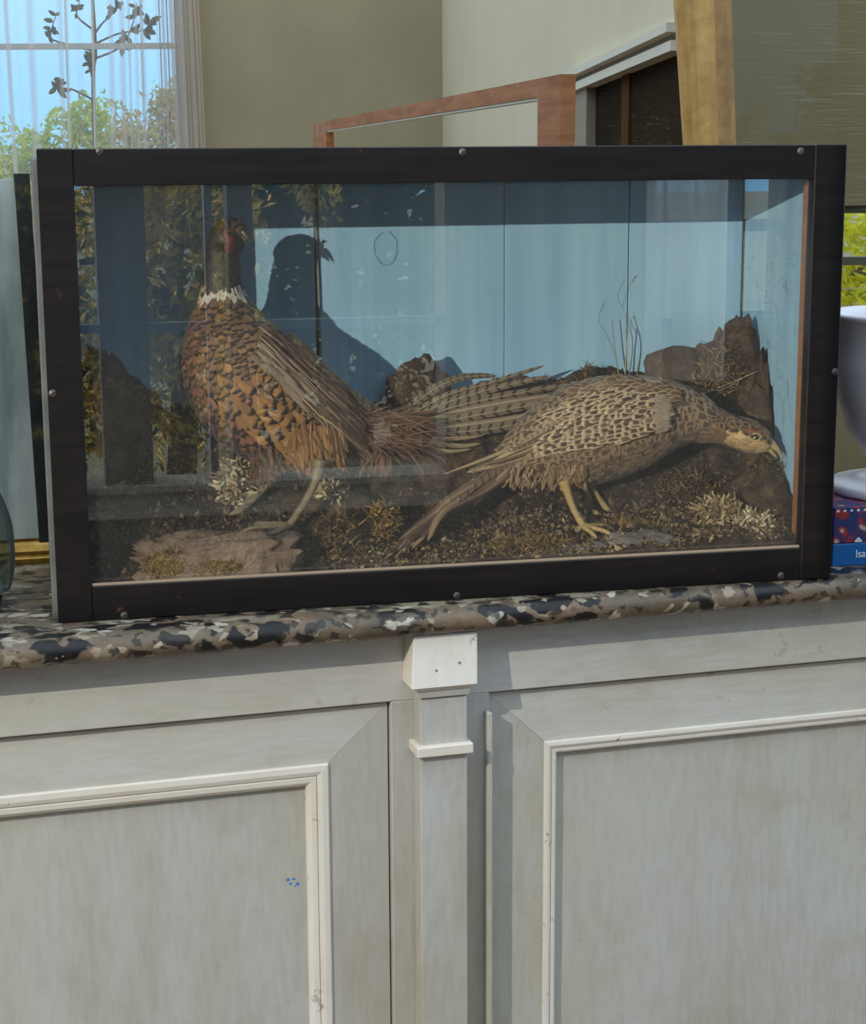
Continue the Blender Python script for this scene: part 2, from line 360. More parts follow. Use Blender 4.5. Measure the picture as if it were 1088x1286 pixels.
def curtain(name, f, a0, a1, z0, z1, amp, seed, mat, dense=0.0, n=420, hang=0.0):
    r = np.random.default_rng(seed); x = np.linspace(0, 1, n); wv = np.zeros(n)
    L = abs(a1-a0)
    for k in range(7):
        fr_ = r.uniform(3, 12)*L; wv += amp*r.uniform(.3, 1)*np.sin(2*np.pi*fr_*x + r.uniform(0, 6.3))
    for k in range(int(9*L)):
        p = r.uniform(.03, .97); wd_ = r.uniform(.010, .034)/L; wv += amp*r.uniform(2, 4.5)*np.exp(-((x-p)/wd_)**2)
    wv += dense*0.03*np.sin(2*np.pi*40*x)*(x > 0.88)
    V = []; F = []; zs = np.linspace(z0, z1, 6)
    for j, z in enumerate(zs):
        g = 1.0 - 0.25*j/5
        for i in range(n): V.append(f(a0+(a1-a0)*x[i]+hang*(z-z0)*math.sin(11*x[i]), wv[i]*g, z))
    for j in range(5):
        for i in range(n-1): F.append((j*n+i, j*n+i+1, (j+1)*n+i+1, (j+1)*n+i))
    return mesh_obj(name, V, F, mat, None, True)
cu = curtain('sheer_curtain', lambda a, o, z: fr(a, WF-.10+o, z), pa(-230, WF), pa(266, WF), -0.2, 1.85, 0.010, 5, m_sheer, 1.0, 520, 0.02)
tag(cu, 'white sheer curtain hanging in folds over the upper left window', 'curtain')
# pale wall running away from the gilt frame to the corner
P0 = onw(556, 150, WF); P1 = onw(856, 150, 3.3); P0[2] = P1[2] = 0
sd_ = (P1-P0); SL = np.linalg.norm(sd_); SU = sd_/SL; SN = np.array([SU[1], -SU[0], 0]);  SN = SN if SN@np.array([1, 0, 0]) > 0 else -SN
def sw(u, n, z): return P0 + SU*u + SN*n + np.array([0, 0, z])
def s_at(px, py):
    d = ray(px, py); t = ((P0-CAM)@SN)/(d@SN); p = CAM+t*d; return (p-P0)@SU, p[2]
du0, dz0 = s_at(721, 95); du1, dz1 = s_at(852, 34)
joined('wall_right', [(0, du0, 0, .03, FZ, WT), (du0, SL, 0, .03, max(dz0, dz1)+.02, WT)], m_wall_lit, sw)
# dark doorway with a moulded pale architrave whose head drops towards the corner
door = thing('door_1', 'dark doorway with pale moulded architrave behind the case', 'doorway', sw((du0+du1)/2, 0, FZ)); door['kind'] = 'structure'
def slope(a, b): return lambda u: a + (b-a)*(u-du0)/(du1-du0)
def sprism(name, u0, u1, zlo, zhi, n0, n1, mat, parent):
    V = [sw(u, n, (zlo(u) if k == 0 else zhi(u))) for u in (u0, u1) for n in (n0, n1) for k in (0, 1)]
    return mesh_obj(name, V, [(0,1,3,2), (4,6,7,5), (0,4,5,1), (2,3,7,6), (0,2,6,4), (1,5,7,3)], mat, parent)
hd = slope(dz0, dz1); s1_ = lambda u: hd(u)-0.012; s2_ = lambda u: hd(u)-0.026; s3_ = lambda u: hd(u)-0.044; fl_ = lambda u: FZ
sprism('wall_infill', du0, SL, hd, lambda u: max(dz0, dz1)+.03, 0.0, .03, m_wall_lit, door)
sprism('architrave_head', du0, SL, s1_, lambda u: hd(u)+.004, -.03, .02, m_trimw, door)
sprism('architrave_cove', du0, SL, s2_, s1_, -.008, .02, m_greytrim, door)
sprism('architrave_bead', du0, SL, s3_, s2_, -.022, .02, m_trimw, door)
ju, _ = s_at(743, 150)
sprism('door_jamb', du0, ju, fl_, s3_, -.012, .03, m_greytrim, door)
def scratched_door():
    t = NT('dark_scuffed_door'); t.set(0.9, 0, 0.05)
    a = t.noise(1.0, 2, 0.5, t.map((9, 9, 360), (0.2, 0.5, 0)), 0.8); b = t.noise(1.0, 2, 0.5, t.map((10, 10, 400), (-0.3, -0.4, 0)), 1.0); z = t.noise(4, 3)
    s = t.math('MULTIPLY', t.math('ADD', t.ramp(a, [(0.66, 0.0), (0.71, 1.0)]), t.ramp(b, [(0.66, 0.0), (0.71, 1.0)])), t.ramp(z, [(0.4, 0.1), (0.65, 0.6)]))
    k = t.ramp(t.noise(3, 4), [(0.3, c(34, 27, 17)), (0.7, c(54, 41, 24))]); t.col(t.mix(s, k, c(120, 112, 88))); return t.m
m_doord = scratched_door()
sprism('door_leaf', ju, SL, fl_, lambda u: hd(u)-.02, 0.010, .028, m_doord, door)
pu0, _ = s_at(778, 150); pu1, _ = s_at(787, 150)
sprism('door_mullion', pu0, pu1, fl_, s3_, 0.004, .011, plain('brown_mullion', c(84, 58, 34), 0.9, spec=.05), door)
# wall and window beyond the gilt frame
WR = 4.6
ra0 = pa(872, WR); rw0, rw1 = pa(1050, WR), pa(1185, WR); rz1, rz0 = pz(258, WR, 1075), pz(470, WR, 1075)
joined('wall_side', [(ra0, rw0, WR, WR+.12, FZ, WT), (rw1, rw1+1.6, WR, WR+.12, FZ, WT), (rw0, rw1, WR, WR+.12, FZ, rz0), (rw0, rw1, WR, WR+.12, rz1, WT)], m_olive2, fr)
win2 = thing('window_2', 'small window full of yellow foliage above the white urn', 'window', fr((rw0+rw1)/2, WR, rz0)); win2['kind'] = 'structure'
m_dsash = plain('drab_sash', c(96, 92, 66), 0.6)
joined('window_frame', [(rw0, rw0+.03, WR+.02, WR+.08, rz0, rz1), (rw1-.03, rw1, WR+.02, WR+.08, rz0, rz1), (rw0, rw1, WR+.02, WR+.08, rz1-.02, rz1), (rw0, rw1, WR+.02, WR+.08, rz0, rz0+.03)], m_dsash, fr, win2, None)
zbar = pz(329, WR, 1075)
room('glazing_bar', rw0, rw1, WR+.03, WR+.07, zbar-.010, zbar+.010, m_dsash, win2)
room('window_pane', rw0+.02, rw1-.02, WR+.045, WR+.05, rz0+.02, rz1-.02, m_window, win2)
# left wall shuts the low sun off the back of the room
box('wall_left', -4.5, -4.35, -3.7, 7.5, FZ, 3.2, m_plaster, None, 0)['kind'] = 'structure'
# front wall, behind the camera: the windows seen in the case glass; the sun comes in by the left one
YF = -3.6
def mx(px, py=400): return at(px, py, -YF)[0]
def mzz(py, px=300): return at(px, py, -YF)[2]
A0, A1, A2, A3, A4, A5 = mx(60), mx(125), mx(187), mx(292), mx(322), mx(562)
sz1, sz0 = mzz(605), mzz(643)
B0, B1 = mx(826, 300), mx(990, 300); bz = mzz(398, 900)
HT = 2.6; SUN0, SUN1 = -3.45, -2.10; sunz = 0.3; sunt = 1.43
joined('wall_front', [(-5, SUN0, YF-.15, YF, FZ, HT), (SUN1, A0, YF-.15, YF, FZ, HT), (SUN0, SUN1, YF-.15, YF, FZ, sunz), (SUN0, SUN1, YF-.15, YF, sunt, HT), (A5, B0, YF-.15, YF, FZ, HT), (B1, 6.0, YF-.15, YF, FZ, HT),
    (A0, A5, YF-.15, YF, FZ, sz0), (B0, B1, YF-.15, YF, FZ, bz), (A1, A2, YF-.15, YF, sz0, HT), (A3, A4, YF-.15, YF, sz0, HT)], plain('dark_front_wall', c(58, 52, 44), 0.9), ID)
w3 = thing('window_3', 'window behind the camera reflected faintly in the case glass', 'window', ((A0+A5)/2, YF, sz0)); w3['kind'] = 'structure'
m_fsash = plain('front_sash', c(66, 70, 74), 0.7)
joined('window_sill', [(A0-.05, A5, YF-.15, YF+.06, sz0, sz0+.02), (A0-.05, A5, YF-.10, YF+.02, sz0+.02, sz1-.02), (A0-.05, A5, YF-.15, YF+.05, sz1-.02, sz1)], plain('sill_paint', c(120, 112, 98), .7), ID, w3, None)
gb = mzz(412)
for (q0, q1) in ((A0, A1), (A2, A3), (A4, A5)):
    box('glazing_bar', q0, q1, YF-.10, YF-.05, gb-.014, gb+.014, m_fsash, w3, 0)
gx = mx(268); box('glazing_bar', gx-.012, gx+.012, YF-.10, YF-.05, sz1, HT, m_fsash, w3, 0)
w4 = thing('window_4', 'curtained sash window behind the camera reflected at the upper right of the case glass', 'window', ((B0+B1)/2, YF, bz)); w4['kind'] = 'structure'
sb = mzz(285, 900); box('sash_bar', B0, B1, YF-.10, YF-.05, sb-.02, sb+.02, m_fsash, w4, 0)
bx_ = mx(932, 300); box('mullion', bx_-.03, bx_+.03, YF-.12, YF-.03, bz, HT, m_fsash, w4, 0)
joined('window_sill', [(B0-.03, B1+.03, YF-.15, YF+.04, bz-.03, bz)], m_fsash, ID, w4, None)
cu2 = curtain('sheer_curtain', lambda a, o, z: np.array([a, YF+.06+o, z]), B0-.05, bx_-.06, bz-.2, HT, 0.02, 9, sheer('thick_sheer_cotton', 0.72, 0.98), 0, 200)
tag(cu2, 'white sheer curtain of the window reflected at the upper right of the case glass', 'curtain')
# unseen wall added outside to keep the low sunbeam off everything below the marble top
yw = -9.0; zc = -0.004 + (0.06-yw)*0.229
box('sun_blocker', -11.5, -5.5, yw-.3, yw, FZ-.3, zc, m_plaster, None, 0)
tag(bpy.data.objects['sun_blocker'], 'plastered wall added outside the sunlit front window to block low sun', 'wall')['kind'] = 'structure'
# unseen blocker added to the spotlight: its lower edge keeps the beam under the marble top
fl = 0.12; e0 = SPOT_POS + (cab(-1.2, -.085, .0) - SPOT_POS)*fl; e1 = SPOT_POS + (cab(2.4, -.085, .0) - SPOT_POS)*fl
nup = np.cross(e1-e0, e0-SPOT_POS); nup /= np.linalg.norm(nup); nup = nup if nup[2] > 0 else -nup
th_ = (e0+e1)/2-SPOT_POS; th_ = th_/np.linalg.norm(th_)*0.003
spt = thing('added_spot', 'black spotlight with a flap, added to light only the cabinet front', 'added_spot', SPOT_POS - SPOT_DIR/np.linalg.norm(SPOT_DIR)*.1)
V = [p+q+r for p in (e0, e1) for q in (0*nup, nup*.16) for r in (0*th_, th_)]
mesh_obj('beam_blocker', V, [(0,1,3,2), (4,6,7,5), (0,4,5,1), (2,3,7,6), (0,2,6,4), (1,5,7,3)], m_black, spt)
sdn = SPOT_DIR/np.linalg.norm(SPOT_DIR)
V, F = tube_geo([SPOT_POS-sdn*.22, SPOT_POS-sdn*.03], [.05, .06], 20); mesh_obj('added_spot_housing', V, F, m_black, spt)

# ------------------------------------------------------------------ trees outside
def leafmat(name, cols, trans=0.5):
    t = NT(name); n = t.n; n.remove(t.p)
    ri = n.new('ShaderNodeNewGeometry'); k = t.ramp(ri.outputs['Random Per Island'], [(i/(len(cols)-1), q) for i, q in enumerate(cols)])
    df = n.new('ShaderNodeBsdfDiffuse'); tl = n.new('ShaderNodeBsdfTranslucent'); t.link(k, df.inputs[0]); t.link(k, tl.inputs[0])
    m = n.new('ShaderNodeMixShader'); m.inputs[0].default_value = trans; t.link(df.outputs[0], m.inputs[1]); t.link(tl.outputs[0], m.inputs[2]); t.link(m.outputs[0], t.out.inputs[0])
    return t.m
m_leafY = leafmat('yellow_leaves', [c(200, 200, 40), c(236, 226, 60), c(250, 240, 90), c(190, 200, 60)], 0.5)
m_leafG = leafmat('pale_green_leaves', [c(140, 165, 80), c(190, 205, 100), c(165, 180, 95), c(225, 225, 120)], 0.6)
m_leafO = leafmat('gold_leaves', [c(60, 66, 34), c(230, 200, 96), c(255, 222, 130), c(84, 92, 48), c(190, 180, 90)], 0.75)
m_leafD = leafmat('dark_leaves', [c(70, 90, 60), c(60, 80, 60), c(90, 105, 70)], 0.3)
m_bark = plain('bark', c(92, 80, 64), 0.9)
def leaves_geo(P, size, seed):
    r = np.random.default_rng(seed); V = []; F = []
    for p in P:
        d = r.normal(size=3); d /= np.linalg.norm(d); e = np.cross(d, r.normal(size=3)); e /= np.linalg.norm(e); n = np.cross(d, e); s = size*r.uniform(.6, 1.4); b = len(V)
        V += [p-d*s, p-e*s*.4+n*s*.12, p+d*s, p+e*s*.4+n*s*.12, p]; F += [(b, b+1, b+4), (b+1, b+2, b+4), (b+2, b+3, b+4), (b+3, b, b+4)]
    return V, F
def tree(label, blobs, n, size, mat, seed, group=None):
    r = np.random.default_rng(seed); P = []
    tot = sum(b[1][0]*b[1][2] for b in blobs)
    for ctr, rad in blobs:
        k = int(n*rad[0]*rad[2]/tot); q = r.normal(size=(k, 3)); q /= np.linalg.norm(q, axis=1)[:, None]; q *= r.uniform(.25, 1, k)[:, None]**.5
        q *= (1+.35*np.sin(q[:, :1]*9+ctr[0]*7)*np.cos(q[:, 2:]*8)); P.append(np.array(ctr)+q*np.array(rad))
    P = np.vstack(P); b0 = np.array(blobs[0][0]); g = thing('garden_tree', label, 'tree', (b0[0], b0[1], FZ-.3), group)
    V, F = leaves_geo(P, size, seed); o = mesh_obj('foliage', V, F, mat, g); o['kind'] = 'stuff'
    V, F = tube_geo(catmull([(b0[0], b0[1], FZ-.3), (b0[0]+.05, b0[1], (b0[2]+FZ)/2), b0], 8), np.linspace(.09, .03, 8), 8); mesh_obj('trunk', V, F, m_bark, g)
    for k, (ctr, rad) in enumerate(blobs[1:]):
        V, F = tube_geo(catmull([b0-np.array([0, 0, .2]), (b0+np.array(ctr))/2, ctr], 6), np.linspace(.04, .015, 6), 6); mesh_obj('branch', V, F, m_bark, g)
    return g
def R3(px, w): return px*w/FPX
tree('pale green garden tree behind the left part of the curtained window', [(onw(75, 215, 12), (.42, .4, .36)), (onw(20, 240, 12), (.34, .4, .35)), (onw(110, 150, 12), (.16, .2, .16))], 9000, .024, m_leafG, 1)
tree('autumn tinted garden tree behind the right part of the curtained window', [(onw(195, 215, 13), (.45, .4, .45)), (onw(215, 135, 13), (.18, .2, .18)), (onw(150, 200, 13), (.25, .3, .3))], 9000, .024, leafmat('mixed_leaves', [c(150, 165, 110), c(205, 170, 110), c(165, 180, 120), c(225, 180, 120)], .5), 2)
tree('bright yellow tree behind the small window over the white urn', [(onw(1110, 330, 7.2), (.42, .3, .42)), (onw(1070, 350, 7.0), (.3, .3, .32)), (onw(1150, 420, 7.2), (.4, .3, .4))], 3600, .03, m_leafY, 3)
slim_tree = thing('slender_tree', 'slender young tree close outside the curtained window, dark against the sky', 'tree', onw(118, 150, 8.9)*np.array([1, 1, 0])+np.array([0, 0, FZ-.3]))
tb, tt_ = onw(118, 150, 8.9), onw(112, -60, 8.9)
V, F = tube_geo(catmull([np.array([tb[0], tb[1], FZ-.3]), tb, onw(120, 60, 8.9), tt_], 20), np.linspace(.012, .006, 20), 8); mesh_obj('trunk', V, F, m_bark, slim_tree)
def spray(pts, n, size, seed):
    pts = [onw(118, pts[0][1]+14, 8.9)]+[onw(a, b_, 8.85) for a, b_ in pts]
    Pq = catmull(pts, 16); V, F = tube_geo(Pq, np.linspace(.006, .002, 16), 5); br = mesh_obj('branch', V, F, m_bark, slim_tree)
    r = np.random.default_rng(seed)
    for i in range(n):
        k = int(r.integers(6, 16)); d = HR*r.normal()+np.array([0, 0, 1])*(r.normal()+.2)+HF*r.normal()*.4; d /= np.linalg.norm(d); e = np.cross(d, HF); e /= np.linalg.norm(e); s = size*r.uniform(.7, 1.2); p = Pq[k]
        V = [p, p+d*s*.35+e*s*.27, p+d*s*.8+e*s*.24, p+d*s*1.2, p+d*s*.8-e*s*.24, p+d*s*.35-e*s*.27, p+d*s*.5+HF*.010]
        mesh_obj('leaf', V, [(0,1,6), (1,2,6), (2,3,6), (3,4,6), (4,5,6), (5,0,6)], m_leafD, br)
for pts_, n_, sz_, sd__ in (([(66, 50), (64, 40), (70, 20)], 12, .038, 1), ([(90, 112), (72, 112), (76, 96)], 14, .040, 2), ([(150, 60), (165, 35), (172, 4)], 14, .046, 3), ([(114, 90), (112, 80), (116, 72)], 10, .034, 4), ([(150, 42), (180, 38), (188, 28)], 12, .046, 6), ([(128, 30), (140, 18), (150, 4)], 10, .040, 7), ([(100, 24), (96, 14), (100, 2)], 8, .036, 8)): spray(pts_, n_, sz_, sd__)
# trees outside the front windows, seen only as reflections
def mirr(px, py, Y): p = at(px, py, Y); return np.array([p[0], -p[1], p[2]])
tree('golden tree outside, reflected over the cock pheasant', [(mirr(215, 330, 6.5), (.40, .4, .62)), (mirr(100, 330, 6.5), (.34, .4, .6)), (mirr(240, 240, 6.5), (.36, .3, .40)), (mirr(215, 470, 6.5), (.42, .4, .45)), (mirr(80, 500, 6.5), (.34, .4, .4))], 8500, .034, m_leafO, 5)
tree('small golden tree outside, reflected above the shadow of the cock', [(mirr(405, 240, 6.0), (.10, .2, .16)), (mirr(388, 200, 6.0), (.16, .2, .2))], 500, .03, m_leafO, 6)
tree('dark evergreen outside, reflected right of the cock pheasant', [(mirr(450, 380, 8.5), (1.0, .5, 1.3)), (mirr(350, 300, 8.5), (.6, .5, .9)), (mirr(560, 250, 8.5), (.7, .5, .9))], 7000, .07, leafmat('dim_added_leaves', [c(24, 34, 24), c(36, 48, 32), c(48, 56, 36)], .1), 16)  # put in to keep the sky's reflection off the case glass

# ------------------------------------------------------------------ painted cabinet
cb_ = thing('painted_cabinet', 'grey painted wooden cabinet with panelled doors under a marble top', 'cabinet', cab(.47, .15, FZ))
U0, U1 = -.42, 1.38; RZ = -.128
def cbox(name, u0, u1, n0, n1, z0, z1, mat, parent=cb_, bev=.0015): return box(name, u0, u1, n0, n1, z0, z1, mat, parent, bev, cab)
DN = -.018; SNn = -.028
cbox('carcass', U0, U1, 0.012, .41, FZ+.0, -.036, m_dark, cb_, 0)
cbox('top_rail', U0, U1, SNn, .012, RZ, -.034, m_cab_h)
cbox('stile_bead', .5305, .5375, SNn-.016, SNn, -.83, -.150, m_cab_v)
cbox('plinth', U0, U1, SNn-.01, .012, FZ, -.83, m_cab_h)
for (a, b) in ((.4065, .538), (U0, -.283), (1.228, U1)): cbox('stile', a, b, SNn, .012, -.83, RZ, m_cab_v)
# pilaster
PN = -.060
pil = cbox('pilaster', .436, .498, PN, SNn, -.83, -.118, m_cab_v, cb_, .0012)
def frust(name, top, bot, mat, parent):     # (u0,u1,n,z) front outlines, back at the stile face
    V = []
    for (u0, u1, n, z) in (top, bot): V += [cab(u0, n, z), cab(u1, n, z), cab(u1, SNn, z), cab(u0, SNn, z)]
    bm = bmesh.new(); vs = [bm.verts.new(v) for v in V]
    for f in ((0,1,2,3), (7,6,5,4), (0,4,5,1), (1,5,6,2), (2,6,7,3), (3,7,4,0)): bm.faces.new([vs[i] for i in f])
    bmesh.ops.recalc_face_normals(bm, faces=bm.faces); bmesh.ops.bevel(bm, geom=list(bm.edges), offset=.0012, segments=1, affect='EDGES'); bm.verts.index_update()
    o = mesh_obj(name, [v.co for v in bm.verts], [[v.index for v in f.verts] for f in bm.faces], mat, parent); bm.free(); return o
frust('capital', (.4265, .5095, -.066, -.034), (.4215, .5075, -.0735, -.101), m_cream, pil)
frust('capital_fillet', (.4275, .5035, -.0700, -.101), (.4300, .5025, -.068, -.106), m_cream_h, pil)
frust('capital_bead', (.4310, .5015, -.0665, -.106), (.4340, .4995, -.0635, -.1165), m_cab_h, pil)
for q_ in ((548, 842), (577, 832)):
    d_ = ray(*q_); p_ = CAM+d_*(((cab(0, -.0705, 0)-CAM)@CN)/(d_@CN)); V, F = tube_geo([p_-CN*.0016, p_+CN*.003], .0013, 8); mesh_obj('nail_hole', V, F, plain('rust_spot', c(150, 80, 60), .8) if 'rust_spot' not in bpy.data.materials else bpy.data.materials['rust_spot'], pil)
frust('collar', (.4295, .5035, -.0690, -.1790), (.4295, .5035, -.0690, -.1925), m_cream_h, pil)
# doors
def ring(prof, u0, u1, z0, z1, sides='tlrb'):
    out = {}
    for key, (p, q) in dict(t=(0, 1), r=(1, 2), b=(2, 3), l=(3, 0)).items():
        if key not in sides: continue
        V = []; F = []
        for (t, n) in prof:
            C4 = [(u0+t, z1-t), (u1-t, z1-t), (u1-t, z0+t), (u0+t, z0+t)]
            for k in (p, q): V.append(cab(C4[k][0], n, C4[k][1]))
        for i in range(len(prof)-1): F.append((2*i, 2*i+1, 2*i+3, 2*i+2))
        out[key] = (V, F)
    return out
def make_door(u0, u1, mo_u0, mo_u1, mo_z1, mw, label):
    z0, z1 = -.825, RZ-.004; mo_z0 = z0+.08
    d = cbox('door', u0+.005, u1-.005, DN+.012, .010, z0, z1, m_cab_v, cb_, 0); d['label'] = label
    # mitred stiles and rails
    O = [(u0, z1), (u1, z1), (u1, z0), (u0, z0)]; I = [(mo_u0+.004, mo_z1-.004), (mo_u1-.004, mo_z1-.004), (mo_u1-.004, mo_z0+.004), (mo_u0+.004, mo_z0+.004)]
    for k, nm, mt in ((0, 'rail', m_cab_h), (1, 'stile', m_cab_v), (2, 'rail', m_cab_h), (3, 'stile', m_cab_v)):
        q = [O[k], O[(k+1) % 4], I[(k+1) % 4], I[k]]; cx, cz = np.mean([a[0] for a in q]), np.mean([a[1] for a in q])
        e = .0007; q2 = [(a+(cx-a)*e/abs(cx-a+1e-9)*0.5 if abs(cx-a) > .02 else a, b_) for a, b_ in q]
        V = [cab(a, n, b_) for n in (DN, DN+.014) for a, b_ in q2]
        mesh_obj(nm, V, [(0,1,2,3), (7,6,5,4), (0,4,5,1), (1,5,6,2), (2,6,7,3), (3,7,4,0)], mt, d)
    prof = [(0, DN+.001), (0, DN-.0022), (.06*mw, DN-.0040), (.30*mw, DN-.0046), (.48*mw, DN-.0030), (.54*mw, DN-.0004), (.58*mw, DN-.0026), (.80*mw, DN-.0020), (.94*mw, DN+.0010), (mw, DN+.004), (mw, DN+.012)]
    for key, (V, F) in ring(prof, mo_u0, mo_u1, mo_z0, mo_z1).items():
        mesh_obj('moulding', V, F, m_cream if key in 'lr' else m_cream_h, d)
    cbox('panel', mo_u0+mw-.002, mo_u1-mw+.002, DN+.009, DN+.0115, mo_z0+mw-.002, mo_z1-mw+.002, m_cab_v, d, 0)
    return d
dl = make_door(-.28, .4045, -.205, .326, -.204, .029, 'left door, with wide white moulding and a tiny blue paint mark')
dr = make_door(.5405, 1.225, .6165, 1.15, -.2045, .019, 'right door, with a narrower white moulding')
m_bluemark = plain('blue_paint_mark', c(70, 130, 200), 0.6)
bmk = MB()
for (q, w_) in (((362, 1105), 3.5), ((369, 1104), 3), ((374, 1110), 3.5), ((365, 1110), 3), ((371, 1113), 2)):
    d = ray(*q); t = ((cab(0, DN+.0088, 0)-CAM)@CN)/(d@CN); p = CAM+t*d; r = w_*.65*.001
    V = [p+CU*r*math.cos(k*math.pi/4)*1.2+np.array([0, 0, 1])*r*math.sin(k*math.pi/4) for k in range(8)]; bmk.add(V+[v+CN*.0012 for v in V], [tuple(range(8))[::-1]]+[(k, (k+1) % 8, 8+(k+1) % 8, 8+k) for k in range(8)])
bmk.build('paint_mark', m_bluemark, dl)

# ------------------------------------------------------------------ marble top
prof = [(.42, -.034), (-.058, -.034)]
for k in range(0, 11):
    a = -math.pi/2 + math.pi*k/10*0.93; prof.append((-.060-.0205*math.cos(a), -.0172+.0168*math.sin(a)))
prof += [(-.050, 0.0), (.42, 0.0)]
V = []; F = []; NU = 2
for u in (U0-.03, U1+.03):
    for (n, z) in prof: V.append(cab(u, n, z))
k = len(prof)
for i in range(k): F.append((i, (i+1) % k, k+(i+1) % k, k+i))
F += [tuple(range(k))[::-1], tuple(range(k, 2*k))]
mt = mesh_obj('marble_top', V, F, m_marble, None, False)
for p_ in mt.data.polygons: p_.use_smooth = len(p_.vertices) == 4
mt.data.set_sharp_from_angle(angle=0.6)
tag(mt, 'dark mottled brown marble slab with rounded front edge on the grey cabinet', 'marble slab')

# ------------------------------------------------------------------ display case
H = .562; D = .284
case = thing('display_case', 'black framed glass display case with two stuffed pheasants', 'display case', (.5, .15, 0))
FT = .020
box('stile', 0, .041, 0, FT, 0, H, m_black, case, .0015)
box('stile', .957, 1.0, 0, FT, 0, H, m_black, case, .0015)
box('top_rail', .041, .957, .0006, FT, .519, H-.0005, m_black, case, .0012)
box('bottom_rail', .041, .957, .0006, FT, .0005, .0435, m_black, case, .0012)
box('glass_pane', .034, .964, FT-.006, FT-.003, .037, .526, m_glass, case, 0)
box('glazing_bead', .0415, .956, .0035, .0075, .0425, .0462, m_palebead, case, .0005)
V, F = box_geo(.962, .972, FT, .045, .03, .53, .0005); b2 = mesh_obj('wood_strip', V, F, m_bead, case); b2['label'] = 'bare orange wood strip inside the right edge'
def panel(name, x0, x1, y0, y1, z0, z1, inner):      # black box with the inward face painted blue
    V, F = box_geo(x0, x1, y0, y1, z0, z1, 0); mi = []
    for f in F:
        a, b, d = (np.array(V[f[i]]) for i in (0, 1, 2)); n = np.cross(b-a, d-a); n /= np.linalg.norm(n); mi.append(1 if n@np.array(inner) > .9 else 0)
    return mesh_obj(name, V, F, [m_black, m_blue], case, False, mi)
o = box('side_panel', -.006, .014, FT, D+.02, 0, H-.012, m_greywood, case, .001)
box('side_lining', .014, .017, FT, D, .012, H-.014, m_blue, case, 0)
panel('side_panel', .980, .999, FT, D+.02, 0, H-.008, (-1, 0, 0))
panel('top_panel', .014, .980, FT, D+.02, H-.016, H-.004, (0, 0, -1))
box('base_panel', .014, .980, FT, D+.02, 0, .012, m_black, case, 0)
xg1 = at(399, 340, D)[0]; xg2 = at(790, 340, D)[0]; xg3 = at(634, 340, D)[0]
box('back_panel', .014, .980, D+.012, D+.02, .012, H-.016, m_dark, case, 0)
for (a, b, yo) in ((.017, xg1-.0035, 0), (xg1+.0025, xg3-.0004, .001), (xg3+.0004, xg2-.0012, 0), (xg2+.0006, .980, .0015)):
    box('back_board', a, b, D+yo, D+.012, .012, H-.016, m_blue, case, .0008)
def slim(px0, py0, px1, py1, Y, r): return tube_geo([at(px0, py0, Y), at((px0+px1)/2+1, (py0+py1)/2, Y), at(px1, py1, Y)], r, 6)
V, F = slim(394, 236, 404, 470, D-.003, .0016); mesh_obj('back_batten', V, F, plain('weathered_stick', c(128, 128, 116), .8), case)
box('corner_crack', .9765, .9798, D-.0012, D+.0005, .2, H-.018, m_dark, case, 0)
# water stains on the blue back
def stain(pts, Y=D-.0006, r=.0009):
    P = catmull([at(a, b, Y) for a, b in pts], 40)+np.c_[rng.normal(0, .0006, 40), np.zeros(40), rng.normal(0, .0006, 40)]; return tube_geo(P, r, 4)
m_stain = plain('stain_edge', c(112, 144, 158), .9)
st = MB()
for s in ([(480, 292), (470, 305), (474, 325), (486, 333), (497, 322), (498, 302), (488, 290)], [(760, 380), (752, 400), (764, 425), (775, 450)], [(785, 350), (776, 372), (790, 400), (800, 420)], [(800, 345), (790, 360), (782, 385)]): st.add(*stain(s, r=.00035))
o = st.build('stain_line', m_stain, case); o['kind'] = 'stuff'
def screw(x, z):
    bm = bmesh.new(); bmesh.ops.create_uvsphere(bm, u_segments=14, v_segments=8, radius=.0048)
    for v in bm.verts: v.co.y *= .45
    bmesh.ops.delete(bm, geom=[f for f in bm.faces if f.calc_center_median().y > .001], context='FACES')
    V = [(v.co.x+x, v.co.y+.0004, v.co.z+z) for v in bm.verts]; bm.verts.index_update(); F = [[v.index for v in f.verts] for f in bm.faces]; bm.free()
    s_ = mesh_obj('screw', V, F, m_screw, case, True)
    V, F = box_geo(-.0045, .0045, -.0026, -.0014, -.0006, .0006, 0); V = [(v[0]*.8+v[2]*.6+x, v[1], v[2]*.8+v[0]*.6+z) for v in V]; mesh_obj('screw_slot', V, F, m_dark, s_)
for (px, py) in ((125, 190), (581, 191), (1006, 190), (156, 773), (574, 748), (981, 723), (66, 494), (1049, 467)):
    p = at(px, py, 0); screw(p[0], p[2])

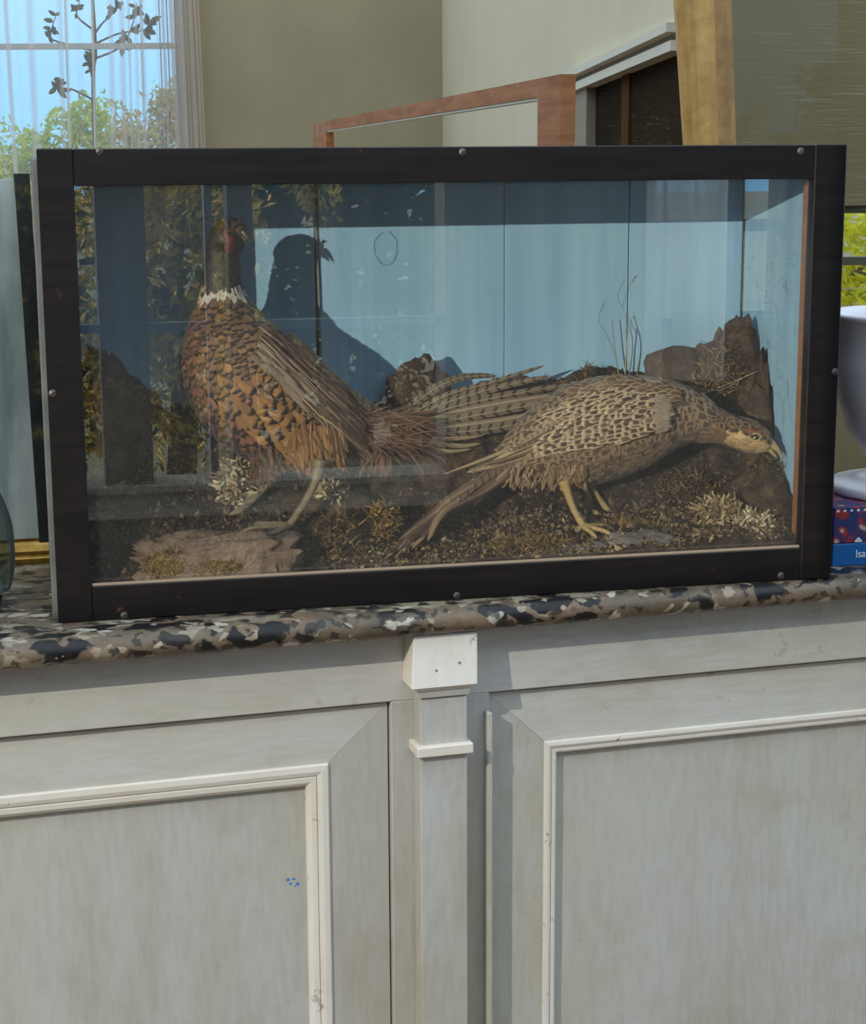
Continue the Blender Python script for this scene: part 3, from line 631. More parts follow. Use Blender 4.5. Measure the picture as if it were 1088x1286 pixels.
# ------------------------------------------------------------------ ground and rocks in the case
def zpx(px, py, Y=.25): p = at(px, py, Y); return p[0], p[2]
ridge = np.array([zpx(*q) for q in [(100, 470), (112, 440), (126, 442), (150, 470), (190, 508), (240, 505), (300, 530), (400, 545), (470, 520), (490, 500), (560, 490), (620, 482), (700, 480), (760, 476), (820, 470), (880, 470), (940, 480), (985, 560), (1003, 610), (1020, 660)]])
def ground_h(X, Y):
    X = np.asarray(X, float); Y = np.asarray(Y, float)
    r = np.interp(X, ridge[:, 0], ridge[:, 1]); f0 = np.interp(X, [0, .08, .12, .33, .38, .5, .6, .8, 1], [.03, .03, .018, .018, .036, .044, .050, .056, .058])
    lv = np.interp(X, [0, .12, .2, .34, .42, .52, .6, .75, .9, 1], [.18, .13, .085, .085, .06, .055, .07, .075, .08, .10])
    t1 = np.clip((Y-.02)/.11, 0, 1); t2 = np.clip((Y-.14)/.10, 0, 1); t1 = t1*t1*(3-2*t1); t2 = t2*t2*(3-2*t2)
    z = f0 + (lv-f0)*t1 + (r-lv)*t2
    P = np.stack([X, Y, np.zeros_like(X)], -1)
    return z + .016*fbm(P, 16, 4)*(1+t2) + .007*vnoise(P, 90)
nx, ny = 190, 64; gx_ = np.linspace(.0185, .9785, nx); gy_ = np.linspace(.0225, D-.003, ny)
GX, GY = np.meshgrid(gx_, gy_, indexing='ij'); GZ = np.maximum(ground_h(GX, GY), .02)
V = np.stack([GX, GY, GZ], -1).reshape(-1, 3); F = [(i*ny+j, (i+1)*ny+j, (i+1)*ny+j+1, i*ny+j+1) for i in range(nx-1) for j in range(ny-1)]
b = len(V); skirt = [i*ny for i in range(nx)]; V = np.vstack([V, [(V[i][0], V[i][1], .0125) for i in skirt]])
F += [(skirt[i], b+i, b+i+1, skirt[i+1]) for i in range(nx-1)]
gr = mesh_obj('earth_bank', V, F, m_earth, None, True)
tag(gr, 'dark brown peaty earth bank covering the floor and back of the case', 'earth bank')
def rock(name, ctr, rad, mat, label, cat='rock', seed=0, amp=.35, sc=1.0, flat=None, sub=4):
    bm = bmesh.new(); bmesh.ops.create_icosphere(bm, subdivisions=sub, radius=1.0)
    P = np.array([v.co for v in bm.verts]); F = [[v.index for v in f.verts] for f in bm.faces]; bm.free()
    if flat: P = np.sign(P)*np.abs(P)**flat
    n = P/np.linalg.norm(P, axis=1)[:, None]; P = P*(1+amp*fbm(P+seed*3.7, 1.6*sc, 5)[:, None]) + n*.10*amp*np.abs(vnoise(P+seed, 9))[:, None]
    V = P*np.array(rad)+np.array(ctr); V[:, 1] = np.minimum(V[:, 1], D-.002); V[:, 0] = np.clip(V[:, 0], .018, .978); V[:, 1] = np.maximum(V[:, 1], FT+.003); V[:, 2] = np.maximum(V[:, 2], .013)
    o = mesh_obj(name, V, F, mat, None, True); tag(o, label, cat); return o
def rpx(px, py, Y): return at(px, py, Y)
p = rpx(276, 702, .06); ledge = rock('stone_ledge', (p[0]-.002, .062, .042), (.096, .041, .042), m_rock, 'pale brown flat topped stone ledge at the lower left under the cock', 'stone', 3, .42, 2.2, .42, 5)
rock('peat_rock', rpx(525, 492, .24), (.040, .03, .046), m_peat, 'rounded peat lump against the blue back left of the fanned tail', 'rock', 5, .4, 1.6)
rock('peat_rock', rpx(862, 490, .235), (.075, .035, .060), m_peat, 'broad brown rock behind the shoulder of the hen', 'rock', 8, .4, 1.5)
p = rpx(925, 500, .225); rock('peat_rock', p, (.040, .035, .105), m_peat, 'tall pointed rock in the right back corner of the case', 'rock', 11, .45, 1.7)
rock('peat_rock', rpx(902, 478, .225), (.040, .032, .056), m_peat, 'ragged brown rock between the broad rock and the tall pointed rock', 'rock', 37, .5, 2.0)
rock('peat_rock', rpx(960, 560, .20), (.042, .045, .115), m_peat, 'rough upright rock behind the head of the hen', 'rock', 14, .45, 1.8)
rock('peat_rock', rpx(955, 650, .12), (.052, .05, .062), m_peat, 'dark reddish brown rock under the beak of the hen', 'rock', 17, .45, 1.8)
rock('peat_rock', rpx(880, 680, .075), (.030, .03, .020), m_greyrock, 'greyish rounded stone beside the lichen at the lower right', 'rock', 19, .35, 1.6)
rock('flat_stone', rpx(735, 695, .045), (.036, .018, .013), m_greyrock, 'small grey flat stone at the front below the feet of the hen', 'stone', 21, .4, 1.5, .7)
rock('flat_stone', rpx(805, 684, .055), (.045, .025, .016), m_greyrock, 'wide grey flat stone at the front right of the hen', 'stone', 24, .4, 1.5, .7)
rock('peat_rock', rpx(140, 560, .20), (.045, .06, .11), m_peat, 'dark sloping rock against the left side of the case', 'rock', 27, .35, 1.3)
rock('peat_rock', rpx(415, 660, .17), (.07, .05, .06), m_peat, 'dark rock between the legs of the cock and the hen tail', 'rock', 31, .45, 1.6)
rock('peat_rock', rpx(560, 600, .22), (.09, .04, .09), m_peat, 'shadowed rock under the fanned tail of the cock', 'rock', 34, .45, 1.6)

# moss, lichen, straw
def tuft_geo(ctr, rad, n, ln, w, seed, up=.5, curl=1.0):
    n = int(n*2.6); ln *= .62; w *= 1.5; curl *= 2.0; up *= .6; r = np.random.default_rng(seed); V = []; F = []
    for i in range(n):
        q = r.normal(size=3); q /= np.linalg.norm(q); p = np.array(ctr)+q*np.array(rad)*r.uniform(.2, 1)
        d = r.normal(size=3); d[2] = abs(d[2])+up; d /= np.linalg.norm(d); s = np.cross(d, r.normal(size=3)); s /= np.linalg.norm(s); L = ln*r.uniform(.5, 1.4); b = len(V)
        for k in range(5):
            t = k/4; d2 = d+curl*t*s*.8; V.append(p+d2*L*t+np.cross(s, d)*w*(1-t*.7)*.5+s*L*.25*math.sin(3*t*curl)); V.append(p+d2*L*t-np.cross(s, d)*w*(1-t*.7)*.5+s*L*.25*math.sin(3*t*curl))
        for k in range(4): F.append((b+2*k, b+2*k+1, b+2*k+3, b+2*k+2))
    return V, F
def tuftmat(name, a, b_, d):
    t = NT(name); t.set(0.9, 0, .2); g = t.n.new('ShaderNodeNewGeometry'); t.col(t.ramp(g.outputs['Random Per Island'], [(0, a), (.5, b_), (1, d)])); return t.m
m_mossY = tuftmat('yellow_moss', c(88, 66, 34), c(136, 104, 54), c(176, 140, 82))
m_mossB = tuftmat('brown_moss', c(62, 46, 32), c(104, 78, 50), c(150, 120, 80))
m_lich = tuftmat('pale_lichen', c(128, 106, 78), c(180, 158, 122), c(214, 196, 162))
m_straw = tuftmat('straw', c(110, 92, 66), c(146, 124, 92), c(184, 162, 124))
def gpt(px, py, Y): p = at(px, py, Y); return np.array([p[0], Y, float(ground_h(p[0], Y))])
def tuft(name, label, cat, px, py, Y, rad, n, ln, w, mat, seed, up=.5, curl=1.0):
    if 'lichen' in name: n, ln, w, curl = int(n*1.7), ln*.62, w*1.35, 1.8
    V, F = tuft_geo(at(px, py, Y), rad, n, ln, w, seed, up, curl); V = np.array(V); V[:, 1] = np.clip(V[:, 1], FT+.002, D-.001); V[:, 0] = np.clip(V[:, 0], .018, .979); V[:, 2] = np.maximum(V[:, 2], .013)
    o = mesh_obj(name, V, F, mat, None, False); return tag(o, label, cat)
tuft('lichen_clump', 'pale buff lichen clump behind the cock, left of its legs', 'lichen', 296, 612, .17, (.020, .015, .034), 260, .016, .004, m_lich, 1)
tuft('lichen_clump', 'pale grey lichen clump at the lower right corner of the case', 'lichen', 945, 665, .055, (.030, .018, .020), 260, .014, .0035, m_lich, 2)
tuft('lichen_clump', 'curled pale tan lichen clump under the neck of the hen', 'lichen', 905, 645, .075, (.028, .018, .016), 220, .016, .0035, tuftmat('tan_lichen', c(110, 86, 58), c(160, 134, 96), c(196, 172, 130)), 3)
tuft('lichen_clump', 'small grey lichen clump behind the near leg of the cock', 'lichen', 415, 622, .15, (.022, .015, .014), 130, .012, .003, m_lich, 4)
tuft('moss_clump', 'ochre moss on the left end of the stone ledge', 'moss', 208, 710, .026, (.030, .006, .018), 700, .007, .0016, m_mossY, 5)
tuft('moss_clump', 'ochre moss on the middle front of the stone ledge', 'moss', 270, 714, .026, (.034, .005, .012), 600, .007, .0016, m_mossY, 6)
tuft('moss_clump', 'yellow moss clump left of the tip of the hen tail', 'moss', 482, 655, .10, (.020, .015, .024), 300, .011, .0025, m_mossY, 7)
tuft('moss_clump', 'brown moss clump under the middle of the hen tail', 'moss', 560, 660, .12, (.034, .02, .028), 360, .012, .0025, m_mossB, 8)
tuft('moss_clump', 'olive brown moss around the feet of the hen', 'moss', 790, 664, .10, (.052, .03, .010), 700, .009, .0018, m_mossY, 9)
tuft('moss_clump', 'olive brown moss along the front below the hen tail root', 'moss', 665, 685, .055, (.060, .02, .010), 600, .009, .0018, m_mossY, 10)
tuft('moss_clump', 'tangled brown moss between the stone ledge and the hen tail', 'moss', 425, 680, .09, (.036, .03, .036), 460, .013, .0022, m_mossB, 11)
tuft('moss_clump', 'shaggy brown moss on the rock in the right back corner', 'moss', 905, 470, .20, (.04, .02, .045), 420, .014, .002, m_mossB, 12)
tuft('moss_clump', 'dark moss on the left rock behind the breast of the cock', 'moss', 200, 600, .17, (.06, .03, .05), 600, .014, .0018, m_mossB, 13)
tuft('moss_clump', 'dark sprig of moss standing up behind the back of the hen', 'moss', 738, 470, .24, (.006, .005, .014), 60, .010, .002, m_mossB, 14, 1.0)
tuft('moss_clump', 'dark moss along the bank behind the fanned tail', 'moss', 690, 486, .245, (.07, .012, .008), 260, .010, .002, m_mossB, 15)
tuft('moss_clump', 'brown moss on the dark rock under the beak of the hen', 'moss', 965, 610, .13, (.036, .03, .05), 500, .010, .0018, m_mossB, 17)
tuft('moss_clump', 'dry brown moss under the breast of the hen', 'moss', 860, 620, .16, (.055, .02, .03), 420, .012, .0018, m_mossB, 18)
# crumbs of peat, moss and leaf litter all over the bank
def litter(name, label, n, size, mat, seed, xr, yr):
    r = np.random.default_rng(seed); X = r.uniform(xr[0], xr[1], n); Y = yr[0]+(yr[1]-yr[0])*r.random(n); Z = ground_h(X, Y); Zx = ground_h(X, Y-.002); V = []; F = []
    for x, y, z in zip(X, Y, Z):
        sz = size*r.uniform(.4, 1.5)*(1 if r.random() < .93 else 2.0); d = r.normal(size=3); d /= np.linalg.norm(d); e = np.cross(d, r.normal(size=3)); e /= np.linalg.norm(e); f = np.cross(d, e); p = np.array([x, max(FT+.003, y), z+.001]); b = len(V)
        V += [p-d*sz, p+e*sz*.5, p+d*sz, p-e*sz*.5, p+f*sz*.5, p-f*sz*.4]; F += [(b, b+1, b+4), (b+1, b+2, b+4), (b+2, b+3, b+4), (b+3, b, b+4), (b+1, b, b+5), (b+2, b+1, b+5), (b+3, b+2, b+5), (b, b+3, b+5)]
    V = np.array(V); V[:, 1] = np.clip(V[:, 1], FT+.002, D-.001); V[:, 2] = np.maximum(V[:, 2], .0135); V[:, 0] = np.clip(V[:, 0], .018, .979)
    o = mesh_obj(name, V, F, mat); tag(o, label, 'litter', None, 'stuff'); return o
litter('peat_crumbs', 'dark and tan crumbs of peat and moss strewn over the earth bank', 9000, .0042, tuftmat('peat_crumb', c(30, 22, 17), c(70, 54, 40), c(128, 104, 78)), 41, (.02, .978), (.022, .27))
litter('moss_crumbs', 'ochre crumbs of moss along the front of the earth bank', 3200, .0032, tuftmat('moss_crumb', c(76, 57, 36), c(120, 94, 60), c(176, 150, 112)), 42, (.34, .96), (.022, .13))
def straws(label, specs, Y):
    m = MB()
    for pts in specs: m.add(*tube_geo(catmull([at(a, b, Y) for a, b in pts], 10), np.linspace(.0011, .0005, 10), 5))
    o = m.build('dry_stems', m_straw, None, True); tag(o, label, 'dry stems'); return o
straws('thin dry grass stems standing before the blue back above the hen', [[(778, 475), (773, 440), (769, 400)], [(785, 474), (787, 440), (790, 410)], [(790, 475), (795, 430), (786, 395)], [(800, 472), (803, 455), (806, 444)]], .262)
straws('loose dry stems lying over the rocks above the hen', [[(830, 478), (870, 486), (905, 490), (940, 470)], [(850, 500), (880, 495), (920, 480), (952, 466)], [(905, 440), (890, 470), (870, 488)]], .185)

# ------------------------------------------------------------------ birds
class Bird:
    def __init__(s, ctrl, sgn, n=140):
        a = np.array([np.r_[at(px, py, Y), r*((Y-CAM[1])/FPX)*1.02, r*dr*((Y-CAM[1])/FPX)*1.02] for px, py, Y, r, dr in ctrl])
        s.A = catmull(a, n); s.n = n; P = s.A[:, :3]; T = np.gradient(P, axis=0); T /= np.linalg.norm(T, axis=1)[:, None]; s.T = T
        s.N = sgn*np.stack([-T[:, 2], 0*T[:, 0], T[:, 0]], -1); s.N /= np.linalg.norm(s.N, axis=1)[:, None]; s.B = np.cross(s.N, T); s.B *= np.sign(s.B[:, 1:2])
        s.arc = np.r_[0, np.cumsum(np.linalg.norm(np.diff(P, axis=0), axis=1))]; s.L = s.arc[-1]
        s.k = np.linspace(0, 1, n); s.si = np.interp(np.linspace(0, 1, len(ctrl)), s.k, s.arc/s.L)
    def ev(s, t, phi, off=0.0):
        t = np.clip(t, 0, 1); x = np.interp(t*s.L, s.arc, np.arange(s.n))
        g = lambda A: np.stack([np.interp(x, np.arange(s.n), A[:, i]) for i in range(A.shape[1])], -1)
        A, N, B = g(s.A), g(s.N), g(s.B); cp, sp_ = np.cos(phi)[..., None], np.sin(phi)[..., None]
        r1, r2 = A[..., 3:4], A[..., 4:5]; nr = cp*N/r1+sp_*B/r2; nr /= np.linalg.norm(nr, axis=-1)[..., None]
        return A[..., :3]+cp*N*r1+sp_*B*r2+nr*np.asarray(off)[..., None], nr, (r1[..., 0]+r2[..., 0])/2
    def body(s, name, mat, parent, n=26):
        t = s.arc/s.L; V = []; F = []
        ph = np.linspace(0, 2*np.pi, n, endpoint=False)
        TT, PP = np.meshgrid(t, ph, indexing='ij'); V = s.ev(TT, PP)[0].reshape(-1, 3)
        for i in range(s.n-1):
            for k in range(n): F.append((i*n+k, i*n+(k+1) % n, (i+1)*n+(k+1) % n, (i+1)*n+k))
        F += [tuple(range(n))[::-1], tuple((s.n-1)*n+k for k in range(n))]
        return mesh_obj(name, V, F, mat, parent, True)
    def front_y(s, x, z):            # nearest camera-side surface depth at (x, z)
        if not hasattr(s, 'FS'):
            TT, PP = np.meshgrid(np.linspace(0, 1, 160), np.linspace(np.pi, 2*np.pi, 50), indexing='ij'); s.FS = s.ev(TT, PP)[0].reshape(-1, 3)
        d = (s.FS[:, 0]-x)**2+(s.FS[:, 2]-z)**2; k = np.argsort(d)[:6]; return float(s.FS[k, 1].min())
VV = np.array([0, .33, .66, .88, 1.0]); WP = np.array([.45, .95, 1.0, .72, .18]); UU = np.array([-1, 0, 1])
def body_feathers(name, bird, parent, t, phi, L, Wd, base, tip, style, lift, mat, jit=.15):
    n = len(t); L = np.broadcast_to(L, n)*(1+jit*rng.normal(size=n)*.7); Wd = np.broadcast_to(Wd, n)*(1+jit*rng.normal(size=n)*.5); lift = np.broadcast_to(lift, n)
    tt = t[:, None, None]-VV[None, :, None]*L[:, None, None]/bird.L; rr = bird.ev(t, phi)[2]
    skew = rng.normal(size=n)*jit*.6
    pp = phi[:, None, None]+UU[None, None, :]*WP[None, :, None]*(Wd/2/np.maximum(rr, .006))[:, None, None]+VV[None, :, None]*(skew*L/np.maximum(rr, .01))[:, None, None]
    tt = np.broadcast_to(tt, pp.shape); off = lift[:, None, None]*(.25+VV[None, :, None]*1.0)+np.where(np.abs(UU) < .5, .0006, 0)[None, None, :]+.0005*rng.random((n, 1, 1))*4
    P = bird.ev(tt, pp, np.broadcast_to(off, pp.shape))[0]
    V = P.reshape(-1, 3); F = []
    q = [(5*0+0)]
    for i in range(n):
        b = i*15
        for r in range(4):
            for k in range(2): F.append((b+r*3+k, b+r*3+k+1, b+(r+1)*3+k+1, b+(r+1)*3+k))
    rep = lambda a: np.repeat(np.asarray(a, float), 15, axis=0)
    u = np.tile(np.tile(UU, 5), n); v = np.tile(np.repeat(VV, 3), n); stl = np.repeat(np.broadcast_to(style, n).astype(float), 15)
    vary = 1+.18*rng.normal(size=(n, 1)); base = np.c_[np.clip(base[:, :3]*vary, 0, 1), np.ones(n)]
    return mesh_obj(name, V, F, mat, parent, True, None, {'base': ('FLOAT_COLOR', rep(base)), 'tip': ('FLOAT_COLOR', rep(tip)), 'fp': ('FLOAT_VECTOR', np.stack([u, v, stl], -1))})
def ribbon(pts, w, tilt=0.0, n=9, prof=None, camber=.12):
    P = catmull(pts, n); T = np.gradient(P, axis=0); T /= np.linalg.norm(T, axis=1)[:, None]
    vi = P-CAM; vi /= np.linalg.norm(vi, axis=1)[:, None]; S = np.cross(T, vi); S /= np.linalg.norm(S, axis=1)[:, None]; S = S*math.cos(tilt)+vi*math.sin(tilt)
    Nn = np.cross(S, T); t = np.linspace(0, 1, n)
    pr = prof(t) if prof else np.interp(t, [0, .1, .35, .8, .94, 1], [.35, .7, 1, .85, .5, .06])
    V = []; 
    for i in range(n):
        for u in (-1, -.5, 0, .5, 1): V.append(P[i]+S[i]*u*w/2*pr[i]-Nn[i]*np.sign(Nn[i]@vi[i])*camber*w*(1-u*u)*pr[i])
    F = [(i*5+k, i*5+k+1, (i+1)*5+k+1, (i+1)*5+k) for i in range(n-1) for k in range(4)]
    fp = np.array([(u, t[i]) for i in range(n) for u in (-1, -.5, 0, .5, 1)]); return V, F, fp
class FM:                              # many ribbons with colours -> one mesh
    def __init__(s): s.V = []; s.F = []; s.b = []; s.t = []; s.f = []
    def add(s, pts, w, base, tip, style, tilt=0.0, n=7, prof=None, camber=.12):
        V, F, fp = ribbon(pts, w, tilt, n, prof, camber); b = len(s.V); s.V += V; s.F += [tuple(i+b for i in f) for f in F]
        k = len(V); s.b += [base]*k; s.t += [tip]*k; s.f += [(a, v, style) for a, v in fp]
    def build(s, name, parent, mat=None): return mesh_obj(name, s.V, s.F, mat or m_feather, parent, True, None, {'base': ('FLOAT_COLOR', s.b), 'tip': ('FLOAT_COLOR', s.t), 'fp': ('FLOAT_VECTOR', s.f)})
def vary(col, a=.15): k = 1+a*random.gauss(0, 1); return tuple(max(0, min(1, x*k)) for x in col[:3])+(1,)
def grid_ts(bird, t0, t1, row, wid, plo=0, phi_=2*np.pi):
    T = []; P = []; t = t0; odd = 0
    while t < t1:
        r = float(bird.ev(np.array([t]), np.array([0.]))[2][0]); k = max(5, int((phi_-plo)*r/(wid(t) if callable(wid) else wid)))
        a = plo+(np.arange(k)+.5*odd+rng.normal(size=k)*.18)*(phi_-plo)/k; T.append(np.full(k, t)+rng.normal(size=k)*.004); P.append(a); odd ^= 1
        t += (row(t) if callable(row) else row)/bird.L
    return np.concatenate(T), np.concatenate(P)
def leg(parent, pts, rad, toes, mat, name='leg'):
    P = catmull(pts, 14); R_ = np.interp(np.linspace(0, 1, 14), np.linspace(0, 1, len(rad)), rad); V, F = tube_geo(P, R_, 10); l = mesh_obj(name, V, F, mat, parent, True)
    for tp in toes:
        n = 10; P = catmull([pts[-1]]+tp, n); R_ = np.interp(np.linspace(0, 1, n), [0, .3, .8, 1], [rad[-1]*.95, rad[-1]*.75, rad[-1]*.55, rad[-1]*.12])*(1+.12*np.sin(np.arange(n)*2.6))
        V, F = tube_geo(P, R_, 8); mesh_obj('toe', V, F, mat, l, True)
    return l
def eyeball(parent, p, r):
    bm = bmesh.new(); bmesh.ops.create_uvsphere(bm, u_segments=16, v_segments=10, radius=r); V = [np.array(v.co)+p for v in bm.verts]; bm.verts.index_update(); F = [[v.index for v in f.verts] for f in bm.faces]; bm.free()
    return mesh_obj('eye', V, F, m_eye, parent, True)
def beak(parent, base, tip, h, w, mat, hook=.3, gape=0.0, nm='beak'):
    base = np.array(base); tip = np.array(tip); ax = tip-base; L = np.linalg.norm(ax); ax /= L; up = np.array([0, 0, 1])-ax*ax[2]; up /= np.linalg.norm(up); sd2 = np.cross(ax, up)
    n = 9; V = []; F = []; m = 10
    for i in range(n):
        t = i/(n-1); hh = h*(1-t**1.5)*.5+.0003; ww = w*(1-t**1.3)*.5+.0003; cen = base+ax*L*t-up*h*hook*t**2.2+up*h*.1
        for k in range(m): th = 2*math.pi*k/m; V.append(cen+up*hh*math.sin(th)*(1 if math.sin(th) > 0 else .4)+sd2*ww*math.cos(th))
    for i in range(n-1):
        for k in range(m): F.append((i*m+k, i*m+(k+1) % m, (i+1)*m+(k+1) % m, (i+1)*m+k))
    F.append(tuple((n-1)*m+k for k in range(m))); b = mesh_obj(nm, V, F, mat, parent, True)
    V = []; F = []
    for i in range(7):
        t = i/6; hh = h*.26*(1-t**1.6)+.0002; ww = w*.42*(1-t)+.0002; cen = base+ax*L*.82*t-up*h*(.22+gape*t+hook*.5*t**2)
        for k in range(8): th = 2*math.pi*k/8; V.append(cen+up*hh*math.sin(th)+sd2*ww*math.cos(th))
    for i in range(6):
        for k in range(8): F.append((i*8+k, i*8+(k+1) % 8, (i+1)*8+(k+1) % 8, (i+1)*8+k))
    F.append(tuple(48+k for k in range(8))); mesh_obj('lower_beak', V, F, mat, b, True)

# ---- cock pheasant: path from rump (right) through the breast (left) and up the neck to the head
cy0 = .158
cock = thing('cock_pheasant', 'stuffed cock pheasant with copper scaled breast and white neck ring, standing upright', 'pheasant', at(350, 660, .10))
cb = Bird([(508, 546, cy0+.02, 10, 1), (478, 545, cy0+.015, 26, .9), (440, 539, cy0+.01, 43, .9), (392, 530, cy0, 64, .85), (342, 503, cy0, 77, .80), (303, 462, cy0, 73, .80), (287, 420, cy0, 54, .88), (281, 385, cy0, 33, .95), (279, 362, cy0, 23, 1), (279, 335, cy0, 20, 1), (281, 316, cy0, 18, 1), (284, 302, cy0-.002, 20, 1.15), (290, 294, cy0-.006, 19, 1.2), (299, 291, cy0-.011, 14, 1.15), (306, 292, cy0-.015, 9, 1)], -1)
cb.body('body', m_skin, cock)
si = cb.si       # arc fraction at each control
# colour zones of the cock; phi: 0 = back side, pi = breast/belly side, 3pi/2 = towards the viewer
def cock_cols(t, phi):
    n = len(t); base = np.zeros((n, 4)); tip = np.zeros((n, 4)); style = np.zeros(n); ph = np.mod(phi, 2*np.pi); belly = 1-np.abs(ph-np.pi)/np.pi    # 1 belly, 0 back
    G, DK = np.array(c(158, 118, 70)), np.array(c(46, 33, 26)); CP = np.array(c(122, 88, 60)); PU = np.array(c(116, 76, 66)); BR = np.array(c(100, 80, 58)); BE = np.array(c(58, 43, 34)); RU = np.array(c(122, 82, 60))
    pv = np.clip((belly-.62)/.25, 0, 1)[:, None]; bk = np.clip((.30-belly)/.15, 0, 1)[:, None]
    col = CP+(G-CP)*np.clip((t-.18)/.2, 0, 1)[:, None]*rng.uniform(.3, 1, (n, 1)); up = np.clip((t-si[5])/(si[7]-si[5]), 0, 1)[:, None]*.8; col = col*(1-up)+np.array(c(112, 90, 62))*up; col = col*(1-pv)+PU*pv
    bb = np.clip((belly-.85)/.12, 0, 1)[:, None]*np.clip((si[6]-t)/.1, 0, 1)[:, None]; col = col*(1-bb)+BE*bb
    col = col*(1-bk)+BR*bk
    tipc = np.tile(DK, (n, 1)); 
    lace = (bk[:, 0] > .5); style[lace] = 1; tipc[lace] = np.array(c(176, 148, 108)); col[lace] *= .75
    rump = t < si[2]; col[rump] = RU*rng.uniform(.7, 1.2, (rump.sum(), 1)); style[rump] = 3; tipc[rump] = np.array(c(166, 118, 80))
    base[:] = col; base[:, 3] = 1; tip[:] = tipc; return base, tip, style
t, ph = grid_ts(cb, si[1], si[8]-.018, lambda t: .0064 if t < si[6] else .0050, lambda t: .0088 if t < si[5] else .0072)
base, tip, stl = cock_cols(t, ph)
body_feathers('body_plumage', cb, cock, t, ph, np.where(t < si[2], .030, np.where(t < si[5], .017, .0125)), np.where(t < si[5], .0112, .0088), base, tip, stl, .0028, m_feather)['kind'] = 'stuff'
t, ph = grid_ts(cb, si[8]-.012, si[8]+.010, .0024, .0040); n = len(t); wh = np.tile(c(206, 200, 186), (n, 1))
body_feathers('neck_ring', cb, cock, t, ph, .0125, .0046, wh, wh, 3, .0012, m_feather)['label'] = 'white collar of short feathers'
t, ph = grid_ts(cb, si[8]+.008, .985, .0036, .0048); n = len(t); dk = np.array([c(34, 28, 24), c(28, 34, 30), c(50, 34, 28)])[rng.integers(0, 3, n)]; tp = np.tile(c(56, 46, 34), (n, 1))
o = body_feathers('neck_plumage', cb, cock, t, ph, .010, .0065, dk, tp, 1, .0012, m_gloss); o['kind'] = 'stuff'; o['label'] = 'dark glossy green neck and head feathers'
# wattle, eye, beak, ear tufts
wp = at(288, 300, cb.front_y(*at(288, 300, cy0)[[0, 2]])-.0035)
V = []; F = []; nn = 20
for j in range(6):
    for k in range(nn): th = 2*math.pi*k/nn; rr_ = j/5*(.0120+.0015*math.sin(3*th)); V.append(wp+np.array([rr_*math.cos(th)*.8, -.0035*(1-(j/5)**2)+.004*(j/5)**2, rr_*1.35*math.sin(th)-.001]))
for j in range(5):
    for k in range(nn): F.append((j*nn+k, j*nn+(k+1) % nn, (j+1)*nn+(k+1) % nn, (j+1)*nn+k))
mesh_obj('wattle', V, F, m_red, cock, True)
eyeball(cock, at(289, 294, wp[1]-.0028), .0030)
beak(cock, at(304, 293, cy0-.017), at(316, 305, cy0-.026), .012, .009, m_darkhorn, .25)
for (a, b2_) in (((293, 285), (304, 277)), ((286, 284), (280, 275))):
    f_ = FM()
    for k in range(7): f_.add([at(a[0]+random.gauss(0, 1.5), a[1], wp[1]+.004), at((a[0]+b2_[0])/2, (a[1]+b2_[1])/2-1, wp[1]+.004), at(b2_[0]+random.gauss(0, 1.5), b2_[1]+random.gauss(0, 1.5), wp[1]+.005)], .003, c(40, 36, 32), c(52, 50, 40), 3)
    f_.build('ear_tuft', cock, m_gloss)
def on(bird, px, py, off, Y0):        # pixel -> point just in front of the bird's near side
    p = at(px, py, Y0)
    for _ in range(2): y = bird.front_y(p[0], p[2])-off; p = at(px, py, y)
    return p
# folded wing of the cock: coverts then long secondaries and primaries
w = FM(); cols = [c(150, 130, 106), c(122, 98, 76), c(168, 150, 126), c(104, 82, 64), c(140, 112, 88)]
rows = [((326, 410), (322, 448), 36, 12), ((338, 414), (336, 462), 42, 14), ((352, 422), (350, 476), 46, 15), ((368, 434), (366, 490), 50, 16), ((384, 446), (384, 504), 54, 16), ((400, 460), (400, 520), 56, 16), ((416, 474), (417, 536), 56, 15), ((432, 490), (432, 550), 46, 13)]
for ri, (a, b2_, ln, k) in enumerate(rows):
    for j in range(k):
        f_ = j/(k-1); x0, y0 = a[0]+(b2_[0]-a[0])*f_, a[1]+(b2_[1]-a[1])*f_; x0 += random.gauss(0, 2.5); y0 += random.gauss(0, 2.5); l2 = ln*random.uniform(.8, 1.2)
        dx, dy = l2*(.76-.04*f_), l2*(.64+.10*f_); off = .0035+.0009*(7-ri)*.5+.0035*math.sin(f_*2.6)+random.random()*.001
        Pq = [on(cb, x0, y0, off, cy0), on(cb, x0+dx*.5, y0+dy*.49, off+.001, cy0), on(cb, x0+dx, y0+dy, off, cy0)]
        pal = ([c(96, 76, 58), c(82, 64, 50), c(108, 86, 66)] if f_ < .5 else [c(138, 122, 102), c(116, 98, 80), c(150, 136, 116)]) if ri < 4 else [c(104, 86, 68), c(88, 70, 56), c(120, 98, 76), c(98, 72, 56)]
        w.add(Pq, .0072, vary(random.choice(pal)), vary(c(74, 52, 40)) if random.random() < .55 else vary(c(156, 138, 114)), random.choice([3, 3, 1]), random.gauss(0, .12), 7)
for j in range(9):
    x0, y0 = 380+j*7, 498+j*5; Pq = [on(cb, x0-20, y0-18, .008, cy0), on(cb, x0+25, y0+28, .010, cy0), on(cb, min(464, x0+62), min(592, y0+70-j*3), .006, cy0)]
    w.add(Pq, .0068, vary(c(104, 86, 66)), vary(c(186, 160, 120)), 3, 0, 8)
w.build('wing', cock)['label'] = 'folded grey brown wing with pale streaked feathers'
